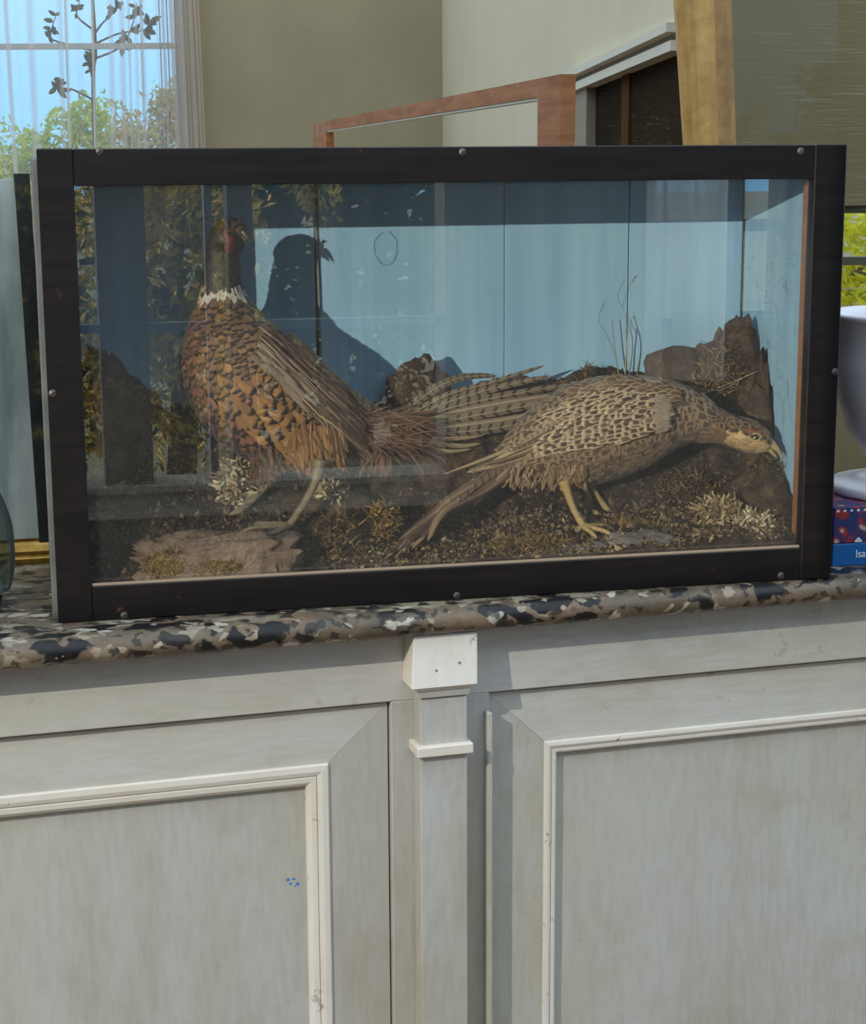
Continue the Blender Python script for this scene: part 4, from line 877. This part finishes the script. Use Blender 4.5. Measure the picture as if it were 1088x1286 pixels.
# flank spots: large golden feathers with black tips below the wing
w = FM()
for j in range(60):
    x0, y0 = random.uniform(296, 392), 0; y0 = 476+(x0-300)*.62+random.uniform(0, 58); off = .005+random.random()*.003
    Pq = [on(cb, x0, y0, off, cy0), on(cb, x0+9, y0+8, off+.001, cy0), on(cb, x0+20, y0+15, off+.0015, cy0)]
    w.add(Pq, .0115, vary(c(156, 116, 68), .14), c(42, 30, 24), 0, 0, 6, lambda t: np.interp(t, [0, .3, .75, .92, 1], [.5, .9, 1, .75, .3]))
w.build('flank_feathers', cock)['label'] = 'golden flank feathers with black tips'
# thighs: tan downy feathers hanging over the legs
def fluff(name, bird, cx0, cx1, cy1, cy2, k, ln, dirx, col, Y0, off=.006, wd=.008):
    f_ = FM()
    for j in range(k):
        x0, y0 = random.uniform(cx0, cx1), random.uniform(cy1, cy2); dx = dirx*ln+random.gauss(0, 4); o1 = off+random.random()*.006
        p0 = on(bird, x0, y0, o1, Y0); p1 = on(bird, x0+dx*.5, y0+ln*.5, o1, Y0); p2 = at(x0+dx, y0+ln*random.uniform(.7, 1.1), p1[1]+.002)
        f_.add([p0, p1, p2], wd, vary(random.choice(col), .12), vary(random.choice(col), .12), 3, random.gauss(0, .3), 6)
    return f_.build(name, parent=cock if bird is cb else hen)
fluff('thigh_plumage', cb, 366, 428, 530, 572, 260, 30, .25, [c(160, 118, 70), c(144, 106, 64), c(176, 140, 92), c(120, 86, 54)], cy0, .006, .0048)
fluff('thigh_plumage', cb, 318, 352, 560, 590, 80, 22, .0, [c(108, 78, 56), c(88, 64, 50), c(126, 96, 70)], cy0, .002, .005)
# rusty rump coverts
f_ = FM()
for j in range(650):
    x0 = random.uniform(446, 512); y0 = random.uniform(520, 562); a = random.gauss(.25, .38); ln = random.uniform(24, 58); yy = cy0+random.uniform(-.03, .02)
    x1, y1 = x0+ln*math.cos(a), y0+ln*math.sin(a)*.85; f_.add([at(x0, y0, yy), at((x0+x1)/2, (y0+y1)/2-2, yy-.004), at(x1, y1, yy)], .0019, vary(random.choice([c(108, 78, 62), c(92, 64, 52), c(128, 98, 74), c(104, 80, 72)])), vary(c(138, 106, 80)), 3, random.gauss(0, .4), 6)
for j in range(160):
    x0 = random.uniform(446, 486); y0 = random.uniform(545, 572); yy = cy0-.02+random.uniform(0, .03); f_.add([at(x0, y0, yy), at(x0+5, y0+14, yy-.002), at(x0+random.gauss(6, 5), y0+30, yy)], .0028, vary(random.choice([c(116, 82, 64), c(98, 68, 54)])), vary(c(136, 96, 70)), 3, 0, 5)
o = f_.build('rump_plumage', cock); o['label'] = 'hair-like rusty red rump feathers'; o['kind'] = 'stuff'
# tail of the cock
TB = c(128, 112, 88); TD = c(62, 50, 38)
tails = [([(505, 522), (540, 492), (580, 474), (624, 472)], 12, .205, 2), ([(508, 526), (560, 497), (620, 480), (684, 459)], 9, .212, 2), ([(508, 529), (560, 506), (620, 488), (690, 472)], 12, .205, 2), ([(510, 531), (570, 511), (640, 496), (722, 482)], 13, .200, 2), ([(506, 535), (570, 518), (640, 505), (736, 490)], 12, .194, 3),
         ([(505, 539), (570, 527), (650, 512), (742, 497)], 14, .190, 2), ([(510, 543), (570, 536), (640, 526), (738, 505)], 10, .186, 3), ([(515, 547), (570, 543), (640, 535), (724, 514)], 15, .182, 2), ([(505, 551), (550, 557), (580, 560), (604, 557)], 7, .172, 3), ([(500, 555), (540, 563), (566, 567), (592, 564)], 6, .170, 3), ([(500, 549), (545, 550), (585, 549), (610, 545)], 8, .176, 3)]
q_mat = plain('quill', c(166, 150, 118), .6)
for k, (pts, wpx, yy, stl_) in enumerate(tails):
    f_ = FM(); Y0 = cy0+.005; ys = np.linspace(Y0, yy, len(pts)); f_.add([at(a, b, y) for (a, b), y in zip(pts, ys)], wpx*.00103, vary(TB, .16) if k < 8 else c(160, 138, 100), vary(TD, .2) if stl_ == 2 else c(176, 158, 124), stl_, .25*(-1)**k, 18, lambda t: np.interp(t, [0, .15, .6, .9, 1], [.7, 1, .9, .55, .08]), .22)
    tf = f_.build('tail_feather', cock)
    V, F = tube_geo(catmull([at(a, b, y-.0028) for (a, b), y in zip(pts, ys)], 14), np.linspace(.0009, .0003, 14), 5); mesh_obj('quill', V, F, q_mat, tf, True)
# legs of the cock on the ledge
lz = lambda px, py, Y: at(px, py, Y)
leg(cock, [lz(402, 578, .098), lz(396, 606, .092), lz(381, 634, .088), lz(363, 660, .084)], [.0100, .0054, .0048, .0050], [[lz(340, 661, .076), lz(318, 663, .070), lz(301, 669, .066)], [lz(350, 666, .068), lz(335, 672, .055), lz(325, 679, .048)], [lz(346, 658, .10), lz(328, 658, .11), lz(312, 661, .118)], [lz(371, 664, .094), lz(376, 668, .10)]], m_legG)
leg(cock, [lz(352, 585, .165), lz(332, 612, .160), lz(312, 632, .152), lz(288, 651, .145)], [.0090, .0055, .0050, .0050], [[lz(268, 655, .138), lz(250, 654, .132), lz(232, 653, .128)], [lz(272, 660, .125), lz(258, 664, .115)], [lz(270, 651, .155), lz(252, 648, .162)], [lz(294, 657, .152), lz(298, 660, .158)]], m_legG)

# ---- hen pheasant
hy = .130
hen = thing('hen_pheasant', 'stuffed hen pheasant, mottled buff and brown, stretching its neck low to the right', 'pheasant', at(735, 662, .10))
hb = Bird([(618, 588, hy+.004, 8, 1), (640, 577, hy+.002, 21, 1), (678, 562, hy, 46, .85), (730, 546, hy, 64, .78), (785, 533, hy, 62, .80), (832, 524, hy-.003, 48, .85), (868, 525, hy-.008, 33, .9), (897, 534, hy-.014, 22, .95), (920, 541, hy-.02, 18, .95), (940, 547, hy-.024, 19, .85), (955, 553, hy-.026, 16, .8), (966, 558, hy-.027, 10, .8), (971, 560, hy-.027, 6, .8)], 1)
hb.body('body', plain('hen_skin', c(150, 126, 90), .8), hen); hs = hb.si
t, ph = grid_ts(hb, hs[1], hs[7], .0062, .0085); n = len(t); pm = np.mod(ph, 2*np.pi); bel = 1-np.abs(pm-np.pi)/np.pi
# phi 0 = back (up), pi = belly
B1, B2, B3 = np.array(c(96, 76, 58)), np.array(c(132, 110, 84)), np.array(c(156, 134, 102))
kk = np.clip((bel-.35)/.5, 0, 1)[:, None]; base = B1*(1-kk)+B2*kk; bl = np.clip((bel-.8)/.15, 0, 1)[:, None]; base = base*(1-bl)+B3*bl; base[:, 3] = 1
tip = np.tile(c(158, 136, 106), (n, 1)); stl = np.where(bel < .62, 1, np.where(rng.random(n) < .35, 0, 3)).astype(float); tip[stl == 0] = c(78, 56, 40); base[stl == 1] *= .8
body_feathers('body_plumage', hb, hen, t, ph, .0165, .0102, base, tip, stl, .0026, m_feather)['kind'] = 'stuff'
t, ph = grid_ts(hb, hs[6]+.01, .99, .0045, .006); n = len(t); pm = np.mod(ph, 2*np.pi); bel = 1-np.abs(pm-np.pi)/np.pi
base = np.where((bel > .50)[:, None] & (t > hs[8])[:, None], np.array(c(196, 170, 118)), np.where((bel > .5)[:, None], np.array(c(136, 112, 82)), np.array(c(66, 50, 38)))); tip = np.where((bel > .5)[:, None], np.array(c(120, 92, 62)), np.array(c(140, 112, 78)))
stl = np.where((bel > .5) & (t > hs[8]), 3, 1).astype(float); tip[(bel > .5) & (t > hs[8])] = c(210, 186, 136)
o = body_feathers('neck_plumage', hb, hen, t, ph, .011, .007, base, tip, stl, .0012, m_feather); o['kind'] = 'stuff'
def onh(px, py, off): return on(hb, px, py, off, hy)
# wing of the hen: rows of scaled coverts, long tertials to the tail
w = FM()
nr = 17
for ri in reversed(range(nr)):
    q = ri/(nr-1); x = 846-150*q; y = 504-24*math.sin(min(1, q*1.5)*1.57)+62*max(0, q-.45); hgt = 24+44*math.sin(min(1, q*2.0)*1.57)-34*max(0, q-.55); k = int(hgt/5.6)+1; ln = 15+10*q
    for j in range(k):
        f_ = j/max(1, k-1); x0 = x+random.gauss(0, 1.8)-f_*3; y0 = y+hgt*f_+random.gauss(0, 1.2); dx = -ln*.97; dy = ln*(.36-.12*f_)*(1.0 if q > .3 else .6); off = .0045+.0006*(nr-ri)+random.random()*.0008
        bs = vary(c(84, 64, 48), .18) if random.random() < .75 else vary(c(120, 98, 72)); w.add([onh(x0, y0, off), onh(x0+dx*.5, y0+dy*.4, off+.0010), onh(x0+dx, y0+dy, off+.0008)], .0088, bs, vary(c(190, 172, 138), .10), 1, random.gauss(0, .1), 6, lambda t: np.interp(t, [0, .3, .7, .9, 1], [.6, .95, 1, .75, .3]))
for j in range(26):
    j *= .58; x0, y0 = 745-j*4+random.gauss(0, 2), 512+j*3.4; ln = 95+random.uniform(-15, 20); off = .0075-j*.0002
    p0, p1 = onh(x0, y0, off), onh(x0-ln*.5, y0+ln*.20, off+.001); p2 = at(x0-ln, y0+ln*(.50-.012*j), p1[1]+.006)
    w.add([p0, p1, p2], .0075, vary(random.choice([c(116, 94, 70), c(142, 120, 92), c(96, 76, 56)])), vary(c(176, 156, 122)), random.choice([1, 3, 2]), 0, 9)
for j in range(34):
    x0, y0 = 856-(j % 17)*8, 494-math.sin((j % 17)/16*3.1)*14+random.gauss(0, 3)+(j//17)*5; w.add([onh(x0, y0, .0145), onh(x0-9, y0-1, .015), onh(x0-19, y0+3, .014)], .0085, vary(c(104, 82, 60)), vary(c(156, 134, 102)), 1, 0, 6)
w.build('wing', hen)['label'] = 'folded wing scaled with pale buff feather edges'
w = FM()
for j in range(110):
    a = random.uniform(0, 6.28); q = random.random()**.5; q *= random.uniform(.6, 1.15); x0, y0 = 838+10*q*math.cos(a), 516+24*q*math.sin(a); w.add([onh(x0, y0, .0185), onh(x0-5, y0+1, .0190), onh(x0-11, y0+3, .0175)], .0046, vary(c(140, 126, 106), .12), vary(c(168, 154, 130), .10), 3, 0, 5)
w.build('shoulder_patch', hen)['label'] = 'smooth pale grey buff shoulder patch'
fluff('thigh_plumage', hb, 690, 735, 582, 604, 220, 14, .05, [c(146, 124, 92), c(126, 102, 74), c(164, 142, 108)], hy, .004, .0048)
# under-tail fluff
f_ = FM()
for j in range(360):
    x0 = random.uniform(640, 712); y0 = random.uniform(575, 604); yy = .10+random.random()*.03; ln = random.uniform(9, 17); a = random.gauss(1.9, .35); f_.add([at(x0, y0, yy), at(x0+ln*.5*math.cos(a), y0+ln*.5*math.sin(a), yy-.003), at(x0+ln*math.cos(a), y0+ln*math.sin(a), yy)], .0036, vary(random.choice([c(132, 110, 80), c(152, 130, 98), c(108, 88, 64)])), vary(c(164, 142, 108)), 3, 0, 6)
f_.build('vent_plumage', hen)['kind'] = 'stuff'
for k in range(15):
    f0 = k/14; tx, ty = 472+random.uniform(0, 14)+f0*34, 704-random.uniform(0, 8)-f0*6; ml = (k % 3)/3
    pts = [(650-f0*6+random.gauss(0, 3), 570+f0*16), (610-f0*3, 596+f0*14+random.gauss(0, 3)), (560-f0*2, 634+f0*10+random.gauss(0, 3)), (tx+ml*30, ty-ml*26)]
    ys = [hy-.012, hy-.022+f0*.004, .080-f0*.006, .058-f0*.004]; f_ = FM(); f_.add([at(a, b, y-.0008*k) for (a, b), y in zip(pts, ys)], .0135, vary(random.choice([c(112, 92, 68), c(92, 72, 54), c(134, 112, 84)])), vary(c(64, 48, 36)) if k % 2 else vary(c(158, 136, 104)), 2 if k % 3 == 0 else (1 if k % 3 == 1 else 3), random.gauss(0, .25), 14, lambda t: np.interp(t, [0, .2, .6, .9, 1], [.6, 1, .85, .5, .08]))
    f_.build('tail_feather', hen)
f_ = FM(); f_.add([at(650, 560, .10), at(610, 576, .09), at(556, 596, .085)], .006, c(150, 130, 98), c(196, 176, 140), 3, 0, 10, lambda t: np.interp(t, [0, .6, 1], [1, .7, .1])); f_.build('tail_feather', hen)['label'] = 'single thin pale tail feather sticking out'
# head of the hen
ex, ey = 949, 549; p = onh(ex, ey, .0); eyeball(hen, p+np.array([0, .001, 0]), .0042)
ringp = onh(ex, ey, .0015); V, F = tube_geo([ringp+np.array([.0068*math.cos(k*.4488)*1.1, .0005*math.cos(k*.9), .0052*math.sin(k*.4488)]) for k in range(14)]+[ringp+np.array([.0068*1.1, .0005, 0])], .0012, 6, False); mesh_obj('eye_ring', V, F, plain('pale_eye_ring', c(186, 150, 106), .6), hen, True)
V, F = tube_geo(catmull([onh(937, 543, .001), onh(946, 541, .0018), onh(955, 545, .001)], 8), [.0008, .0016, .002, .002, .002, .0016, .0012, .0006], 6); mesh_obj('brow_patch', V, F, plain('red_brow', c(150, 70, 52), .7), hen, True)
beak(hen, at(964, 558, hy-.028), at(986, 573, hy-.034), .0165, .0125, m_horn, .30, .12)
V, F = tube_geo([at(970, 559, hy-.0332), at(973, 561, hy-.0335)], [.0007, .0007], 6); mesh_obj('nostril', V, F, m_dark, hen)
leg(hen, [lz(708, 604, .095), lz(714, 622, .092), lz(722, 642, .088), lz(733, 661, .082)], [.0085, .0050, .0046, .0048], [[lz(748, 664, .074), lz(762, 668, .068), lz(772, 675, .064)], [lz(742, 668, .068), lz(750, 676, .056)], [lz(752, 660, .09), lz(766, 661, .094)], [lz(726, 664, .09), lz(720, 666, .096)]], m_legY)
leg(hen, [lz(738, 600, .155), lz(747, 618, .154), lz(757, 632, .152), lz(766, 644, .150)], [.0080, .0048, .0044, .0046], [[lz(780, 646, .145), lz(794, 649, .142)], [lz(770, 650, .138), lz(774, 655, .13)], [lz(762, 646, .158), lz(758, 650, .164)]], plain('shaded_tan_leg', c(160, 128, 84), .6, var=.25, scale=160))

# ------------------------------------------------------------------ things beside and behind the case
# framed picture at the left
def gold(name, a=c(196, 154, 74), b=c(132, 98, 44), rough=.35, metal=.7):
    t = NT(name); t.set(rough, metal, .5); f = t.noise(30, 6, .65); g = t.noise(1.0, 4, .6, t.map((40, 40, 3))); k = t.ramp(f, [(.3, b), (.65, a)]); t.col(t.mix(t.ramp(g, [(.4, .3), (.65, 0.0)]), k, c(110, 84, 44))); t.bump(f, .2); return t.m
m_gold = gold('gilt'); m_gilt2 = gold('pale_gilt', c(232, 184, 108), c(196, 146, 76), .6, 0.0)
def picpaint():
    t = NT('grey_blue_picture'); t.set(.35, 0, .4); a = t.noise(1.0, 5, .6, t.map((30, 30, 3))); b = t.noise(6, 4)
    k = t.ramp(a, [(.3, c(136, 144, 136)), (.5, c(184, 190, 178)), (.7, c(208, 210, 198))]); t.col(t.mix(t.ramp(b, [(.45, 0.0), (.7, .5)]), k, c(96, 112, 108))); return t.m
m_pic = picpaint()
t = NT('mottled_dark_frame'); t.set(.5); k = t.ramp(t.noise(24, 6, .7), [(.35, c(18, 22, 22)), (.55, c(44, 46, 38)), (.68, c(120, 96, 48))]); t.col(k); m_mott = t.m
PY = .345
pic = thing('framed_picture', 'pale grey-blue picture with dark mottled right edge on a gilt rail, left of the case', 'picture', (at(30, 718, PY)[0], PY, 0))
def quad_prism(name, q, Yt, Yb, th, mat, parent, zmin=None):     # four pixels, leaning from Yb (bottom) to Yt (top)
    (a, b, d, e) = q; F_ = [at(a[0], a[1], Yt), at(b[0], b[1], Yt), at(d[0], d[1], Yb), at(e[0], e[1], Yb)]
    V = F_+[p+np.array([0, th, 0]) for p in F_]; return mesh_obj(name, V, [(0,3,2,1), (4,5,6,7), (0,1,5,4), (1,2,6,5), (2,3,7,6), (3,0,4,7)], mat, parent)
quad_prism('canvas', ((-60, 232), (17, 224), (50, 690), (-60, 690)), PY+.03, PY-.002, .012, m_pic, pic)
quad_prism('frame_stile', ((17, 218), (37, 218), (68, 690), (50, 690)), PY+.027, PY-.006, .02, m_mott, pic)
gp = MB(); gy = PY-.012
gprof = [(gy+.03, .0), (gy, .0), (gy-.002, .008), (gy+.003, .012), (gy, .018), (gy+.004, .026), (gy+.010, .031), (gy+.008, .034), (gy+.03, .036)]
xa, xb = at(-80, 700, gy)[0], at(76, 700, gy)[0]; V = [(x, y, z) for x in (xa, xb) for y, z in gprof]; k = len(gprof)
gp.add(V, [(i, (i+1) % k, k+(i+1) % k, k+i) for i in range(k)]+[tuple(range(k)), tuple(range(k, 2*k))[::-1]]); gp.build('gilt_rail', m_gold, pic)['label'] = 'gilt moulded bottom rail'
# glass vase at the left edge
vY = .10; vc = at(-42, 690, vY); R0 = at(19, 690, vY)[0]-vc[0]
def zz(py): return at(0, py, vY)[2]
prof = [(.030, .0), (.034, .001), (.036, .004), (R0*.78, zz(755)), (R0*.90, zz(735)), (R0*.99, zz(705)), (R0, zz(685)), (R0*.96, zz(655)), (R0*.80, zz(625)), (R0*.62, zz(605)), (R0*.46, zz(590)), (R0*.40, zz(560)), (R0*.46, zz(540))]
prof[3] = (R0*.72, .018); prof[0] = (R0*.5, 0); prof[1] = (R0*.62, .001); prof[2] = (R0*.68, .006)
pr = catmull(np.array(prof), 60); inner = [(max(r-.004, .002), z+(.006 if i < 8 else 0)) for i, (r, z) in enumerate(pr)][::-1]
V, F = lathe_geo([(0.0005, 0)]+[tuple(q) for q in pr]+inner+[(.0005, .007)], vc[0], vY, 48)
t = NT('smoky_glass'); t.set(.02); t.p.inputs['Transmission Weight'].default_value = 1.0; t.p.inputs['IOR'].default_value = 1.45; t.col(c(186, 196, 196)); m_smoky = t.m
tag(mesh_obj('glass_vase', V, F, m_smoky, None, True), 'rounded smoky clear glass vase standing at the left edge of the marble', 'vase')
# white urn on two books at the right
bz0 = 0.0
def bookbox(name, label, py0, py1, Y, z0, mat, group=None):
    x0 = at(1046, 690, Y)[0]; z1 = at(1060, py0, Y)[2]
    g = thing(name, label, 'book', (x0+.12, Y+.1, z0), group)
    V, F = box_geo(x0, x0+.27, Y, Y+.20, z0, z1, .0012); mesh_obj('cover', V, F, mat, g)
    return g, x0, z1
def carpet_pattern():
    t = NT('patterned_jacket'); t.set(.5, 0, .3); v = t.map((70, 70, 70))
    a = t.vor(1.0, v, 'F1', 'Distance'); b = t.n.new('ShaderNodeTexWave'); b.wave_type = 'BANDS'; b.bands_direction = 'DIAGONAL'; t.link(t.tc(), b.inputs[0]); b.inputs['Scale'].default_value = 30; b.inputs['Distortion'].default_value = 8
    k = t.ramp(a, [(.22, c(176, 160, 150)), (.26, c(150, 52, 56)), (.48, c(130, 44, 52)), (.52, c(48, 56, 104))], 'CONSTANT'); t.col(t.mix(t.ramp(b.outputs[0], [(.6, 0.0), (.7, .85)]), k, c(46, 54, 100))); return t.m
BY = .06
bk1, bx0, bz1 = bookbox('book', 'bright blue book with white lettering, lowest under the white urn', 683, 708, BY, 0.0, plain('blue_jacket', c(24, 96, 160), .4))
bk2, bx1, bz2 = bookbox('book', 'red and navy patterned book between the blue book and the white urn', 637, 683, BY, bz1+.0005, carpet_pattern())
def text(s, x, z, Y, size, mat, parent):
    cu_ = bpy.data.curves.new('lettering', 'FONT'); cu_.body = s; cu_.size = size; cu_.extrude = .0003; cu_.align_x = 'LEFT'
    o = bpy.data.objects.new('lettering_tmp', cu_); COL.objects.link(o); dg = bpy.context.evaluated_depsgraph_get(); me = bpy.data.meshes.new_from_object(o.evaluated_get(dg)); bpy.data.objects.remove(o)
    V = [(v.co.x*.92+x, Y-v.co.z, v.co.y+z) for v in me.vertices]; F = [tuple(p.vertices) for p in me.polygons]; bpy.data.meshes.remove(me); return mesh_obj('lettering', V, F, mat, parent)
tp_ = at(1074, 700, BY); text('Isa', tp_[0], tp_[2], BY-.0008, .0155, plain('white_ink', c(235, 238, 240), .6), bk1)
dots = MB(); zd = bz2-.005
for i in range(26): dots.add(*box_geo(bx1+.004+i*.0098, bx1+.0075+i*.0098, BY-.0008, BY+.0004, zd-.0014, zd+.0014, 0))
dots.build('dotted_border', plain('white_border', c(226, 224, 226), .6), bk2)['kind'] = 'stuff'
dots = MB()
for i in range(8):
    x = bx1+.031+i*.032; V = [(x, BY-.0006, bz1+.0015), (x+.012, BY-.0006, bz1+.0015), (x+.010, BY-.0006, bz1+.005), (x+.006, BY-.0006, bz1+.0085), (x+.002, BY-.0006, bz1+.005)]; dots.add(V+[(a, b+.0012, d) for a, b, d in V], [(0,1,2,3,4), (9,8,7,6,5)]+[(i_, (i_+1) % 5, 5+(i_+1) % 5, 5+i_) for i_ in range(5)])
dots.build('fan_motif', plain('pale_motif', c(214, 208, 206), .6), bk2)['kind'] = 'stuff'
uY = .15; uc = at(1142, 500, uY); 
def uz(py): return at(1085, py, uY)[2]
zb0 = bz2+.0008; Rr = uc[0]-at(1054, 400, uY)[0]
prof = [(.0005, zb0), (Rr*.97, zb0), (Rr*.98, zb0+.003), (Rr*.98, zb0+.010), (Rr*.92, zb0+.0145), (Rr*.66, zb0+.020), (Rr*.46, zb0+.028), (Rr*.42, zb0+.036), (Rr*.52, zb0+.05), (Rr*.78, zb0+.09), (Rr*.93, zb0+.14), (Rr*.99, zb0+.19), (Rr*1.0, uz(405)), (Rr*1.04, uz(400)), (Rr*1.05, uz(396)), (Rr*1.03, uz(393)), (Rr*.98, uz(394)), (Rr*.94, uz(410)), (Rr*.90, zb0+.14), (Rr*.5, zb0+.07), (.0005, zb0+.06)]
V, F = lathe_geo(prof, uc[0], uY, 56); tag(mesh_obj('white_urn', V, F, plain('white_glaze', c(222, 218, 224), .25), None, True), 'large white glazed footed urn standing on two books right of the case', 'urn')
# reclaimed wooden frame standing behind
def wood(name, a, b, rough=.7):
    t = NT(name); t.set(rough, 0, .3); g = t.noise(1.0, 6, .65, t.map((5, 5, 50))); h = t.noise(9, 5); k = t.ramp(g, [(.3, a), (.7, b)]); t.col(t.mix(t.ramp(h, [(.58, 0.0), (.7, .5)]), k, c(170, 146, 124))); t.bump(g, .2); return t.m
m_recl = wood('red_brown_wood', c(140, 84, 46), c(186, 126, 82))
n0 = onw(714, 93, 2.98); f0_ = onw(398, 155, 2.98*(180-92)/(180-154)*.62)
A_ = n0.copy(); B_ = f0_.copy(); ux = (B_-A_); ux[2] = 0; LN = np.linalg.norm(ux); ux /= LN; nx_ = np.array([ux[1], -ux[0], 0]); nx_ = nx_ if nx_@HF < 0 else -nx_
zt0, zt1 = n0[2], f0_[2]
fm_ = thing('wooden_frame', 'large empty red-brown wooden frame standing on the floor behind the case', 'frame', (A_+B_)/2*np.array([1, 1, 0])+np.array([0, 0, FZ]))
def fp_(u, n, z): return np.array([A_[0], A_[1], 0])+ux*u+nx_*n+np.array([0, 0, z])
top = lambda u: zt0+(zt1-zt0)*u/LN
def frprism(name, u0, u1, za, zb_, n0_, n1_, mat):
    V = [fp_(u, n, f(u)) for u in (u0, u1) for n in (n0_, n1_) for f in (za, zb_)]; return mesh_obj(name, V, [(0,1,3,2), (4,6,7,5), (0,4,5,1), (2,3,7,6), (0,2,6,4), (1,5,7,3)], mat, fm_)
def fu(px):
    d = ray(px, 150); t = ((A_-CAM)@nx_)/(d@nx_); return (CAM+t*d-A_)@ux
us = fu(684); frprism('stile', 0, us, lambda u: FZ, top, -.012, .012, m_recl)
frprism('stile', LN-us*2.2, LN, lambda u: FZ, top, -.012, .012, m_recl)
tw = .030; frprism('top_rail', us, LN-us*2.2, lambda u: top(u)-tw, top, -.012, .012, m_recl); frprism('bottom_rail', us, LN-us*2.2, lambda u: FZ, lambda u: FZ+.1, -.012, .012, m_recl)
frprism('inner_bead', us, us+.012, lambda u: FZ+.1, lambda u: top(u)-tw, -.004, .010, plain('pale_inner_bead', c(206, 200, 180), .6))
frprism('inner_bead', us+.012, LN-us*2.2, lambda u: top(u)-tw-.005, lambda u: top(u)-tw, -.004, .010, bpy.data.materials['pale_inner_bead'])
# tall gilt frame with scratched glass, leaning behind the right part of the case
gw = 3.12
gf = thing('gilt_frame', 'tall gilt frame with a scratched glass leaning behind the right of the case', 'frame', onw(960, 200, gw)*np.array([1, 1, 0])+np.array([0, 0, FZ]))
m_gilt_shade = gold('shaded_gilt_side', c(186, 142, 86), c(146, 106, 62), .7, 0.0)  # shade of the right facet put into a darker gilt colour
def gq(name, xs_top, xs_bot, offs, mat, mi=None):     # vertical strips: px at y=0 and y=183 extrapolated
    V = []; zt = 1.6; zb_ = FZ
    for x0, x1, o in zip(xs_top, xs_bot, offs):
        p0 = onw(x0, 0, gw)-HF*o; p1 = onw(x1, 183, gw)-HF*o; s = (p0-p1)/(p0[2]-p1[2]); V += [p1+s*(zt-p1[2]), p1+s*(zb_-p1[2])]
    k = len(xs_top); F = [(2*i, 2*i+1, 2*i+3, 2*i+2) for i in range(k-1)]; return mesh_obj(name, V, F, mat, gf, False, mi)
gq('frame_stile', [849, 849, 857, 866, 891, 896, 919, 919], [861, 861, 867, 875, 896, 900, 925, 925], [-.03, .012, .030, .050, .046, .030, .0, -.03], [m_gilt2, m_gilt_shade], [0, 0, 0, 0, 1, 1, 1])
def gbox(name, px0, px1, o0, o1, mat, bot=FZ+.02, z1=1.6):
    V = []
    for px, sh in ((px0, 6), (px1, 6)):
        p0 = onw(px, 0, gw); p1 = onw(px+sh, 183, gw); s = (p0-p1)/(p0[2]-p1[2])
        for o in (o0, o1): V += [p1+s*(bot-p1[2])-HF*o, p1+s*(z1-p1[2])-HF*o]
    return mesh_obj(name, V, [(0,1,3,2), (4,6,7,5), (0,4,5,1), (2,3,7,6), (0,2,6,4), (1,5,7,3)], mat, gf)
gbox('glass_pane', 916, 1230, -.008, -.004, m_scratch)
gbox('frame_stile', 1230, 1300, -.03, .025, m_gilt2); gbox('bottom_rail', 919, 1230, -.03, .025, m_gilt2, FZ, FZ+.06); gbox('top_rail', 919, 1230, -.03, .025, m_gilt2, 1.54, 1.6)
